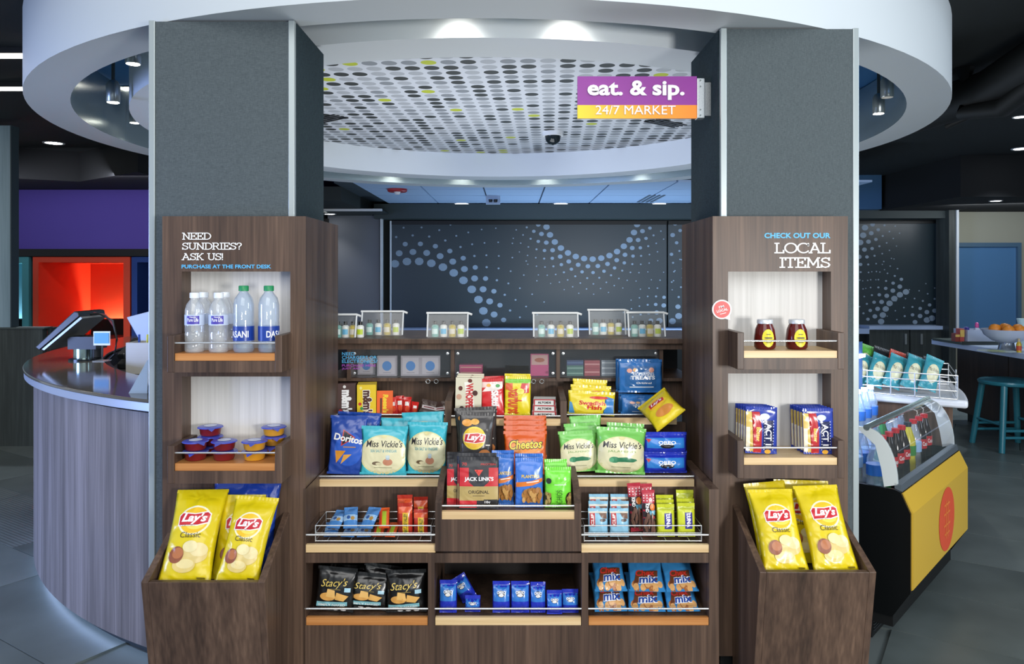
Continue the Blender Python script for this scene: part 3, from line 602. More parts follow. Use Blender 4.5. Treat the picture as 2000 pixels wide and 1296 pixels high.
# ================================================================ hanging sign
YS = 2.62; t = thing('hanging_sign', 'purple and orange blade sign reading eat. & sip. 24/7 MARKET', 'sign', (fx(1245, YS), YS, fz(232, YS)))
sx0, sx1 = fx(1128, YS), fx(1361, YS)
box('purple_panel', M('#8c2a93', .35), t, sx0, sx1, YS, YS + .012, fz(205, YS), fz(149, YS))
m, nt, bs, new, link = nodes('yellow_to_orange_print'); tc = new('ShaderNodeTexCoord'); sx = new('ShaderNodeSeparateXYZ'); link(tc.outputs['Generated'], sx.inputs[0])
cr = new('ShaderNodeValToRGB'); ramp(cr, [(0, '#f3cf1c'), (.55, '#eda01e'), (1, '#ef8a1f')]); link(sx.outputs[0], cr.inputs[0]); link(cr.outputs[0], bs.inputs['Base Color']); bs.inputs['Roughness'].default_value = .35
box('orange_panel', m, t, sx0, sx1, YS, YS + .012, fz(231, YS), fz(205, YS))
def raised(s, x0, x1, y0, y1, bold, dep):
    V, T = text_tris(s, 0, bold); b = MB(); X0_, X1_, Z0_, Z1_ = fx(x0, YS), fx(x1, YS), fz(y1, YS), fz(y0, YS); n = len(V)
    P = [(X0_ + (X1_ - X0_) * p[0], Z0_ + (Z1_ - Z0_) * p[1]) for p in V]
    b.add([(x, YS - dep, z) for x, z in P] + [(x, YS, z) for x, z in P], [q for q in T] + [tuple(n + i for i in q[::-1]) for q in T])
    cnt = {}
    for q in T:
        for i in range(3):
            e = (q[i], q[(i + 1) % 3]); cnt[e] = 1
    b.add([(x, YS - dep, z) for x, z in P] + [(x, YS, z) for x, z in P], [(e[0], e[1], e[1] + n, e[0] + n) for e in cnt if (e[1], e[0]) not in cnt])
    b.build('raised_lettering', M('#f1eef2', .4), t, normals=False)
raised('eat. & sip.', 1147, 1336, 158, 196, .03, .008); raised('24/7 MARKET', 1163, 1319, 206.5, 224, .0, .005)
br = box('bracket', ALU, t, fx(1361, YS), fx(1376, YS), YS - .006, YS + .03, fz(231, YS), fz(153, YS), bevel=.002)
for zz in (158, 170, 215, 226): MB().tube([(fx(1367, YS), YS - .009, fz(zz, YS)), (fx(1367, YS), YS - .005, fz(zz, YS))], .003, 8).build('screw', M('#70787a', .3, .9), br)
box('wall_arm', ALU, t, fx(1376, YS), RX0 + .056, YS + .006, YS + .02, fz(225, YS), fz(160, YS))
# ================================================================ curved front desk
A0, A1 = 128, 244.2
ZK = .905
fd = thing('front_desk', 'curved front desk with pale wood front and brown glossy worktop', 'desk', (CX - 2.1, CY - 1.2, 0))
def arcband(r0, r1, z0, z1, n=72, a0=A0, a1=A1):
    b = MB(); vs = []
    # the desk's near end stops flush against the column's flank
    end = lambda r: min(a1, 180 + math.degrees(math.acos(1.070 / r))) if a1 == A1 else a1
    for j in range(n + 1):
        for r, z in ((r0, z0), (r1, z0), (r1, z1), (r0, z1)):
            a = R(a0 + (end(r) - a0) * j / n); vs.append((CX + r * math.cos(a), CY + r * math.sin(a), z))
    fs = [(j * 4 + i, j * 4 + (i + 1) % 4, j * 4 + 4 + (i + 1) % 4, j * 4 + 4 + i) for j in range(n) for i in range(4)] + [(0, 1, 2, 3), (n * 4 + 3, n * 4 + 2, n * 4 + 1, n * 4)]
    return b.add(vs, fs)
arcband(2.39, 2.425, .055, ZK - .055).build('front_panel', DESKWOOD, fd, smooth=30)
arcband(2.385, 2.41, ZK - .055, ZK - .04).build('shadow_gap', BLACK, fd, smooth=30)
arcband(2.40, 2.462, ZK - .04, ZK - .012).build('metal_edge', M('#b7c0cf', .3, .6), fd, smooth=30)
m, nt, bs, new, link = nodes('brown_quartz'); n = new('ShaderNodeTexNoise'); n.inputs['Scale'].default_value = 180; cr = new('ShaderNodeValToRGB'); ramp(cr, [(.4, '#4f4a40'), (.6, '#615b50')])
link(n.outputs['Fac'], cr.inputs[0]); link(cr.outputs[0], bs.inputs['Base Color']); bs.inputs['Roughness'].default_value = .09; bs.inputs['Specular IOR Level'].default_value = .7
arcband(2.14, 2.467, ZK - .012, ZK).build('worktop', m, fd, smooth=30, bevel=.003)
arcband(2.112, 2.13, .03, ZK - .012).build('rear_panel', BLACK, fd, smooth=30)
arcband(2.33, 2.37, 0, .055).build('toe_kick', M('#20262a', .4), fd, smooth=30)
arcband(2.372, 2.384, .03, .048).build('light_strip', M('#b9d4ff', .5, emit=5), fd, smooth=30)
arcband(1.35, 2.11, .815, .84, 48, 150, 236).build('rear_worktop', M('#2c2a28', .5), fd, smooth=30)
# till on the desk
def on_desk(px, py): Y = (EYE - ZK) * F / (py - HZ); return fx(px, Y), Y
X, Y = on_desk(168, 702)
t = thing('till_terminal', 'black tilted touchscreen till on a metal post', 'till', (X, Y, ZK))
MB().lathe([(.075, 0), (.075, .008), (.05, .012)], (X, Y, ZK), 28).build('base_plate', M('#2a2e30', .2, .7), t, smooth=40)
MB().lathe([(.05, .012), (.05, .055)], (X - .005, Y, ZK), 24).build('metal_post', M('#9db4b4', .15, 1), t, smooth=40)
MB().lathe([(.03, .012), (.03, .06)], (X + .045, Y + .01, ZK), 20).build('black_post', BLACK, t, smooth=40)
box('post_block', M('#17191a', .4), t, X - .06, X + .075, Y - .05, Y + .05, ZK + .055, ZK + .115)
b = MB(); b.prism([(X - .185, ZK + .07), (X - .165, ZK + .055), (X + .025, ZK + .215), (X + .02, ZK + .235), (X + .0, ZK + .24)], Y - .10, Y + .13, 'y'); b.build('tablet', M('#131516', .3), t, bevel=.004)
b = MB(); b.prism([(X - .155, ZK + .06), (X - .145, ZK + .055), (X + .035, ZK + .205), (X + .027, ZK + .213)], Y - .095, Y + .125, 'y'); b.build('tablet_backplate', M('#8b9092', .35, .6), t)
MB().tube([(X + .02, Y, ZK + .22), (X + .06, Y, ZK + .225), (X + .13, Y, ZK + .19), (X + .155, Y - .01, ZK + .1), (X + .15, Y - .02, ZK + .03), (X + .12, Y - .01, ZK + .004)], .005, 8).build('cable', BLACK, t, smooth=60)
MB().tube([(X + .02, Y + .03, ZK + .225), (X + .08, Y + .03, ZK + .215), (X + .12, Y + .03, ZK + .16)], .005, 8).build('red_cable', M('#7c2530', .4), t, smooth=60)
t = thing('card_sign', 'small blue and white card stood beside the till', 'sign', (X + .115, Y - .06, ZK))
box('card', M('#4f96cf', .4), t, X + .075, X + .145, Y - .065, Y - .062, ZK + .085, ZK + .135); box('card_edge', WHITE, t, X + .07, X + .15, Y - .0615, Y - .06, ZK + .075, ZK + .142)
MB().tube([(X + .11, Y - .058, ZK), (X + .11, Y - .058, ZK + .08)], .004, 8).build('stand', ACRYLIC, t)
MB().box(X + .08, X + .14, Y - .09, Y - .03, ZK, ZK + .004).build('foot', PET, t)
X, Y = on_desk(238, 716); Y += .1; X = fx(238, Y)
Xp, Yp_, zp = -1.925, 3.885, .8405
t = thing('desk_phone', 'black desk phone with handset behind the worktop', 'phone', (Xp, Yp_, zp))
MB().prism([(Yp_ - .08, zp), (Yp_ + .09, zp), (Yp_ + .09, zp + .10), (Yp_ - .08, zp + .03)], Xp - .065, Xp + .065, 'x').build('body', BLACK, t, bevel=.006)
MB().prism([(Yp_ - .085, zp + .05), (Yp_ + .085, zp + .12), (Yp_ + .075, zp + .15), (Yp_ - .09, zp + .08)], Xp - .06, Xp - .02, 'x').build('handset', M('#1b1e20', .35), t, bevel=.008)
for i in range(3):
    for j in range(3): box('key', M('#aab0b4', .5), t, Xp + .0 + i * .022, Xp + .015 + i * .022, Yp_ - .065 + j * .03, Yp_ - .047 + j * .03, zp + .036 + j * .012, zp + .044 + j * .012)
Xq, Yq = -1.78, 3.69
t = thing('desk_organiser', 'white paper box with pens behind the desk worktop', 'box', (Xq, Yq, .84))
for q in ((-.075, .075, -.06, -.055, 0, .15), (-.075, .075, .055, .06, 0, .15), (-.075, -.07, -.055, .055, 0, .15), (.07, .075, -.055, .055, 0, .15), (-.07, .07, -.055, .055, 0, .005)):
    box('wall', M('#b9b7b0', .6), t, Xq + q[0], Xq + q[1], Yq + q[2], Yq + q[3], .8405 + q[4], .8405 + q[5])
for k, h in enumerate(('#2a4fae', '#c9c53a', '#53a8d8')): MB().tube([(Xq - .04 + k * .035, Yq, .85), (Xq - .045 + k * .04, Yq + .01, .84 + .185)], .005, 6).build('pen', M(h), t)
Xq, Yq = fx(285, 4.2), 4.2
t = thing('desk_monitor', 'pale monitor seen edge on behind the fabric column', 'monitor', (Xq, Yq, .84))
MB().prism([(Xq - .11, 1.08), (Xq + .2, 1.16), (Xq + .2, .92), (Xq - .02, .92)], Yq, Yq + .04, 'y').build('shell', M('#aebbd0', .4), t, bevel=.006)
MB().tube([(Xq + .1, Yq + .05, .8505), (Xq + .1, Yq + .05, .95)], .02, 10).build('stand', M('#56616c', .4), t)
MB().box(Xq - .02, Xq + .22, Yq - .05, Yq + .15, .8405, .8505).build('foot', M('#56616c', .4), t)
Xq, Yq = on_desk(279, 765)
t = thing('leaflet_holder', 'clear slanted leaflet holder on the desk beside the column', 'holder', (Xq, Yq, ZK))
MB().prism([(Xq - .035, ZK), (Xq + .03, ZK + .115), (Xq + .034, ZK + .115), (Xq + .03, ZK)], Yq - .03, Yq + .08, 'y').build('holder', M('#9fb0bd', .2), t)
# ================================================================ cooler and side counter on the right
TH = math.atan2(.742, .67); CO = Vector((1.406, 2.66, 0))
def loc2w(a, b_, z=0): return (CO.x + a * math.cos(TH) - b_ * math.sin(TH), CO.y + a * math.sin(TH) + b_ * math.cos(TH), z)
ck = thing('drinks_cooler', 'black drinks cooler with yellow front panel and curved glass', 'cooler', tuple(CO), rz=TH)
LEN = .86; DEP = .46
prof = [(.12, .0), (DEP, 0), (DEP, .80), (DEP - .04, .80), (DEP - .04, .50), (.055, .50), (.03, .535), (.0, .477), (.0, .215), (.05, .20), (.12, .13)]
def endp(x0, x1): return MB().prism([(.0, .20), (.0, .477), (.032, .548), (.055, .555), (DEP, .555), (DEP, .10), (.06, .10)], x0, x1, 'x')
endp(-.012, 0).build('end_panel', M('#08090a', .3), ck); endp(LEN, LEN + .012).build('end_panel', M('#08090a', .3), ck)
MB().box(0, LEN, .06, DEP, .06, .50).build('tub', M('#0b0c0d', .5), ck)
MB().box(.0, LEN + .01, .13, DEP - .03, 0, .10).build('base', M('#0b0d0e', .5), ck)
for k in range(7): MB().box(.01, .10, .125, .129, .02 + k * .011, .025 + k * .011).build('grille_slot', M('#2b3034', .4), ck)
YEL = M('#cfa93c', .35)
fp = MB().prism([(0, .205), (-.006, .21), (-.006, .478), (.026, .546), (.032, .543), (.002, .475)], 0, LEN, 'x').build('front_panel', YEL, ck)
vs = []; b = MB(); n = 28
for j in range(n): vs.append((LEN * .56 + .125 * math.cos(2 * math.pi * j / n), -.0072, .345 + .125 * math.sin(2 * math.pi * j / n)))
b.add(vs, [tuple(range(n))]); b.build('red_emblem', M('#dc5434', .4), fp)
b = MB()
for q in ((-.045, .045, .40, .408), (-.05, .05, .365, .373), (-.05, .05, .32, .328), (-.04, .04, .285, .293), (-.018, -.010, .27, .42), (.010, .018, .27, .42)):
    b.add([(LEN * .56 + q[0], -.008, q[2]), (LEN * .56 + q[1], -.008, q[2]), (LEN * .56 + q[1], -.008, q[3]), (LEN * .56 + q[0], -.008, q[3])], [(0, 1, 2, 3)])
b.build('emblem_print', M('#e9803a', .4), fp, normals=False)
MB().prism([(.03, .548), (.055, .556), (.055, .575), (.035, .57)], 0, LEN, 'x').build('glass_channel', M('#8e9aa5', .3, .7), ck)
arcg = [(.045 + .105 * (1 - math.cos(R(a))), .57 + .19 * math.sin(R(a))) for a in range(0, 91, 10)]
b = MB(); b.add([(x, y, z) for x in (.004, LEN - .004) for y, z in arcg], [(i, i + 1, i + 1 + len(arcg), i + len(arcg)) for i in range(len(arcg) - 1)])
b.build('curved_glass', GLASS, ck, smooth=40, normals=False)
MB().tube([(0, arcg[-1][0], arcg[-1][1]), (LEN, arcg[-1][0], arcg[-1][1])], .012, 8).build('top_bar', M('#b9cccc', .2, .8), ck, smooth=50)
for x in (.0, LEN - .012):
    MB().prism([(p[0] + .0, p[1]) for p in arcg] + [(.19, .76), (.12, .70), (.10, .62), (.09, .555)], x, x + .012, 'x').build('end_frame', M('#d8e0e0', .4), ck)
MB().box(0, LEN, DEP - .03, DEP, .5, 1.0).build('back_wall', M('#4a6fa8', .5), ck)
MB().box(.02, LEN - .02, DEP - .05, DEP - .03, .93, .945).build('light_bar', M('#cfdcff', .5, emit=4), ck)
_l = area('cooler_lamp', (0, 0, 0), (0, .3, -1), .6, 5, (.75, .85, 1), .06); _l.parent = ck; _l.location = (LEN / 2, .36, .92)
MB().box(0.0, LEN, .30, DEP - .03, .50, .60).build('step', M('#202a36', .5), ck)
sc_ = thing('side_counter', 'curved walnut side counter with a thick white top beyond the cooler', 'counter', (1.75, 3.9, 0))
B0, B1 = -31.6, 30
arcband(2.0, 2.47, .08, .715, 48, B0 + .6, B1).build('body', WOOD, sc_, smooth=30); arcband(2.05, 2.42, 0, .08, 48, B0 + 1, B1).build('toe_kick', BLACK, sc_, smooth=30)
arcband(1.93, 2.53, .715, .752, 64, B0, B1).build('white_top', M('#dfe3ea', .3), sc_, smooth=30, bevel=.012)
# ================================================================ breakfast bar
t = thing('breakfast_bar', 'dark wood breakfast bar with a long white top', 'bar', (4.3, 5.9, 0))
zbar = .725
box('top', M('#c5d4ec', .35), t, 3.84, 4.75, 4.6, 6.92, zbar - .045, zbar, bevel=.004); box('body', DARKWOOD, t, 4.05, 4.7, 4.7, 6.85, .08, zbar - .045); box('toe_kick', BLACK, t, 4.1, 4.65, 4.75, 6.8, 0, .08)
for k in range(3): box('body_panel', wood('bar_wood', [(.3, '#241d1a'), (.5, '#342a25'), (.7, '#453932')], sc=(9, 9, .6)) if k == 0 else bpy.data.materials['bar_wood'], t, 4.03, 4.05, 4.72 + k * .71, 5.42 + k * .71, .09, zbar - .05)
# stool
Xs, Ys, zs = 3.79, 5.75, .515
TEAL = M('#2c7486', .3)
t = thing('bar_stool', 'teal wooden stool in front of the breakfast bar', 'stool', (Xs, Ys, 0))
MB().lathe([(.001, -.035), (.19, -.035), (.212, -.025), (.215, -.01), (.204, 0), (.001, .004)], (Xs, Ys, zs), 32, cap=False).build('seat', TEAL, t, smooth=40)
for sx_, sy_ in ((-1, -1), (1, -1), (-1, 1), (1, 1)):
    MB().tube([(Xs + sx_ * .13, Ys + sy_ * .13, zs - .03), (Xs + sx_ * .18, Ys + sy_ * .18, 0)], [.024, .021], 10).build('leg', TEAL, t, smooth=50)
for z_, k_ in ((.16, .164), (.11, .169)):
    for s_ in (-1, 1): MB().tube([(Xs - k_, Ys + s_ * k_, z_), (Xs + k_, Ys + s_ * k_, z_)], .011, 8).build('rung', TEAL, t, smooth=50)
for s_ in (-1, 1): MB().tube([(Xs + s_ * .16, Ys - .16, .2), (Xs + s_ * .16, Ys + .16, .2)], .011, 8).build('rung', TEAL, t, smooth=50)
# bar items
def bx(px, Y): return fx(px, Y)
Yb = 6.3
def lat(name, label, cat, px, Y, z, parts, group=None):
    X = fx(px, Y); t = thing(name, label, cat, (X, Y, z), group)
    for nm, pr, m in parts: MB().lathe(pr, (X, Y, z), 20).build(nm, m, t, smooth=45)
    return t
t = thing('slate_tray', 'dark flat serving tray on the white bar', 'tray', (fx(1878, 6.55), 6.55, zbar)); box('tray', M('#39453f', .5), t, fx(1852, 6.55), fx(1925, 6.55), 6.35, 6.8, zbar, zbar + .02); box('rim', M('#2a3431', .5), t, fx(1852, 6.55), fx(1925, 6.55), 6.34, 6.35, zbar, zbar + .03)
t = thing('white_caddy', 'white rectangular caddy standing on the slate tray', 'caddy', (fx(1905, 6.5), 6.5, zbar + .02)); 
for q in ((1879, 1930, 6.42, 6.425), (1879, 1930, 6.62, 6.625)): box('wall', M('#b9c3d6', .5), t, fx(q[0], 6.5), fx(q[1], 6.5), q[2], q[3], zbar + .021, zbar + .12)
for q in (1879, 1929): box('end_wall', M('#b9c3d6', .5), t, fx(q, 6.5), fx(q + 1, 6.5), 6.425, 6.62, zbar + .021, zbar + .12)
for k, (px, h, lb) in enumerate(((1862, '#8a3a32', 'brown sauce packet box beside the white caddy'), (1871, '#c0504a', 'red sauce packet box leaning on the white caddy'))):
    t = thing('sauce_box', lb, 'box', (fx(px, 6.5), 6.5, zbar + .02)); box('carton', M(h), t, fx(px - 4, 6.5), fx(px + 4, 6.5), 6.44, 6.5, zbar + .0205, zbar + .09 + .04 * k); box('flap', M('#d8b45a'), t, fx(px - 4, 6.5), fx(px + 4, 6.5), 6.435, 6.44, zbar + .06, zbar + .08 + .04 * k)
for k, px in enumerate((1884, 1889)):
    t = thing('jam_packet', ('violet', 'pale violet')[k] + ' packet poking out of the white caddy', 'packet', (fx(px, 6.5), 6.5, zbar + .03)); box('packet', M(('#4c3f9a', '#8d86c8')[k]), t, fx(px - 2.5, 6.5), fx(px + 2.5, 6.5), 6.45 + .05 * k, 6.48 + .05 * k, zbar + .03, zbar + .14)
lat('syrup_bottle', 'small white bottle with a pink cap in the caddy', 'bottle', 1908, 6.5, zbar + .0205, [('body', [(.022, 0), (.024, .1), (.012, .115)], M('#d5dbe6')), ('cap', [(.014, .115), (.016, .13), (.012, .155), (.004, .16)], M('#e0559a'))])
lat('fruit_bowl', 'wide white pedestal bowl of oranges on the bar', 'bowl', 1966, 5.9, zbar, [('pedestal', [(.07, 0), (.06, .01), (.05, .06)], M('#8d97a3', .2, .6)), ('bowl', [(.05, .06), (.1, .075), (.155, .12), (.175, .165), (.168, .165), (.14, .12), (.06, .085)], M('#bcc6da', .3))])
for k, (px, dy, z_) in enumerate(((1944, .0, .165), (1957, .09, .16), (1966, .0, .165), (1977, .09, .165), (1988, 0, .165), (1955, -.09, .16), (1977, -.09, .16))):
    X = fx(px, 5.9); o = MB().lathe([(.004, -.040), (.025, -.035), (.039, -.018), (.043, 0), (.039, .018), (.025, .035), (.004, .041)], (0, 0, 0), 16).build('orange', M('#e08a2c', .45), smooth=60)
    o.location = (X, 5.9 + dy, zbar + z_); tag(o, 'ripe orange heaped in the white pedestal bowl', 'orange', 'oranges in the bar bowl'); MB().lathe([(.001, .0415), (.005, .041)], (0, 0, 0), 8, cap=False).build('stem_scar', M('#6d6a2c'), o)
lat('sauce_bottle', 'slim yellow sauce bottle at the bar edge', 'bottle', 1990, 5.75, zbar, [('body', [(.017, 0), (.018, .06), (.010, .08)], M('#c8a82c', .3)), ('label', [(.0185, .015), (.0185, .05)], M('#c04a2c')), ('cap', [(.009, .08), (.009, .105)], M('#b7a98a'))])
lat('stacked_cup', 'pale cup standing at the far end of the bar', 'cup', 1998, 6.2, zbar, [('lower_cup', [(.03, 0), (.045, .14)], M('#a9c4c6')), ('upper_cup', [(.026, .14), (.046, .23)], M('#b9d2d2'))])
lat('paper_plate', 'flat white plate in front of the fruit bowl', 'plate', 1946, 5.75, zbar, [('plate', [(.06, 0), (.13, .012), (.125, .014), (.06, .004)], M('#c9d6d2')), ('lemon_napkin', [(.001, .013), (.06, .012)], M('#c2cf8e'))])
# ================================================================ packaged goods
def split_tris(V, T, L):
    V = list(V); out = []; stack = list(T); cache = {}
    while stack:
        a, b, c = stack.pop()
        def d(i, j): return math.hypot(V[i][0] - V[j][0], V[i][1] - V[j][1])
        e = sorted(((d(a, b), a, b, c), (d(b, c), b, c, a), (d(c, a), c, a, b)))[-1]
        if e[0] <= L or len(out) > 6000: out.append((a, b, c)); continue
        k = (min(e[1], e[2]), max(e[1], e[2]))
        if k not in cache: cache[k] = len(V); V.append(((V[k[0]][0] + V[k[1]][0]) / 2, (V[k[0]][1] + V[k[1]][1]) / 2))
        m_ = cache[k]; stack += [(e[1], m_, e[3]), (m_, e[2], e[3])]
    return V, out
# artwork in pack fractions: a -1..1 across, b 0..1 up
def E(ca, cb, ra, rb, h, n=20):
    V = [(ca, cb)] + [(ca + ra * math.cos(2 * math.pi * j / n), cb + rb * math.sin(2 * math.pi * j / n)) for j in range(n)]
    return (V, [(0, j + 1, (j + 1) % n + 1) for j in range(n)], h)
def PG(pts, h): return (list(pts), [(0, i, i + 1) for i in range(1, len(pts) - 1)], h)
def RC(a0, a1, b0, b1, h): return PG([(a0, b0), (a1, b0), (a1, b1), (a0, b1)], h)
def TX(s, a0, a1, b0, b1, h, shear=0, bold=.02, up=False, tilt=0):
    V, T = text_tris(s, shear, bold)
    if up == 1: V = [(1 - p[1], p[0]) for p in V]           # reads upwards
    elif up == -1: V = [(p[1], 1 - p[0]) for p in V]        # reads downwards
    P = [(a0 + (a1 - a0) * p[0], b0 + (b1 - b0) * p[1] + tilt * (p[0] - .5)) for p in V]
    return (P, T, h)
def nuts(a0, a1, b0, b1, h1, h2, n, r, seed):
    rnd = random.Random(seed); return [E(rnd.uniform(a0, a1), rnd.uniform(b0, b1), r, r * .55, rnd.choice((h1, h2)), 8) for _ in range(n)]
RED, NAVY = '#c5202a', '#1c2f86'
def lays(cap='Classic'):
    return [E(.02, .665, .66, .165, '#f3ecc0', 28), E(.02, .665, .58, .145, '#f0bf22', 28), E(.1, .63, .4, .07, '#f6d95a'),
        PG([(-.62, .60), (-.3, .625), (.2, .60), (.62, .63), (.66, .74), (.5, .765), (0, .74), (-.5, .755), (-.64, .72)], '#f5efe9'),
        PG([(-.58, .612), (-.3, .637), (.2, .612), (.58, .642), (.62, .73), (.5, .752), (0, .728), (-.5, .742), (-.6, .71)], RED),
        TX("Lay's", -.5, .52, .618, .742, '#f7f4f2', .28, .035), TX(cap, -.42, .42, .475, .535, '#4a3a1c', .05, 0),
        E(.3, .31, .5, .10, '#d9c078'), E(.45, .35, .35, .07, '#e2cf94'), E(-.05, .2, .45, .075, '#dcc273'), E(.0, .21, .34, .045, '#e6d292'), E(-.42, .30, .3, .085, '#8a4a2c'), E(-.36, .315, .22, .055, '#b06a3e'), E(.1, .38, .3, .06, '#e3d49c'),
        RC(.5, .8, .065, .08, '#7a6a1c')]
def vick(h, flav, fh, pic):
    return [E(.0, .44, 1.08, .43, '#dcd9a0', 36), E(0, .44, 1.0, .405, '#e6e0b8', 36), TX('Miss Vickie\'s', -.8, .84, .60, .75, '#26242c', .18, .012), TX(flav, -.6, .6, .49, .55, fh, 0, .01)] + pic + [RC(-.4, .4, .155, .167, '#9a9a78'), E(0, .83, .12, .03, '#e6dca0')]
JUG = [E(.2, .28, .22, .075, '#c98a6c'), RC(.12, .28, .33, .42, '#b9cdd6'), E(.2, .40, .1, .03, '#cfdde0'), E(-.3, .25, .2, .04, '#6d5a42'), E(-.2, .24, .14, .03, '#d9cfa8')]
PEP = [E(-.3, .33, .22, .07, '#3f8a62'), PG([(-.2, .38), (.2, .40), (.62, .36), (.66, .33), (.5, .29), (.1, .29), (-.2, .28)], '#2f7a55'), E(-.42, .32, .1, .05, '#5aa77c')]
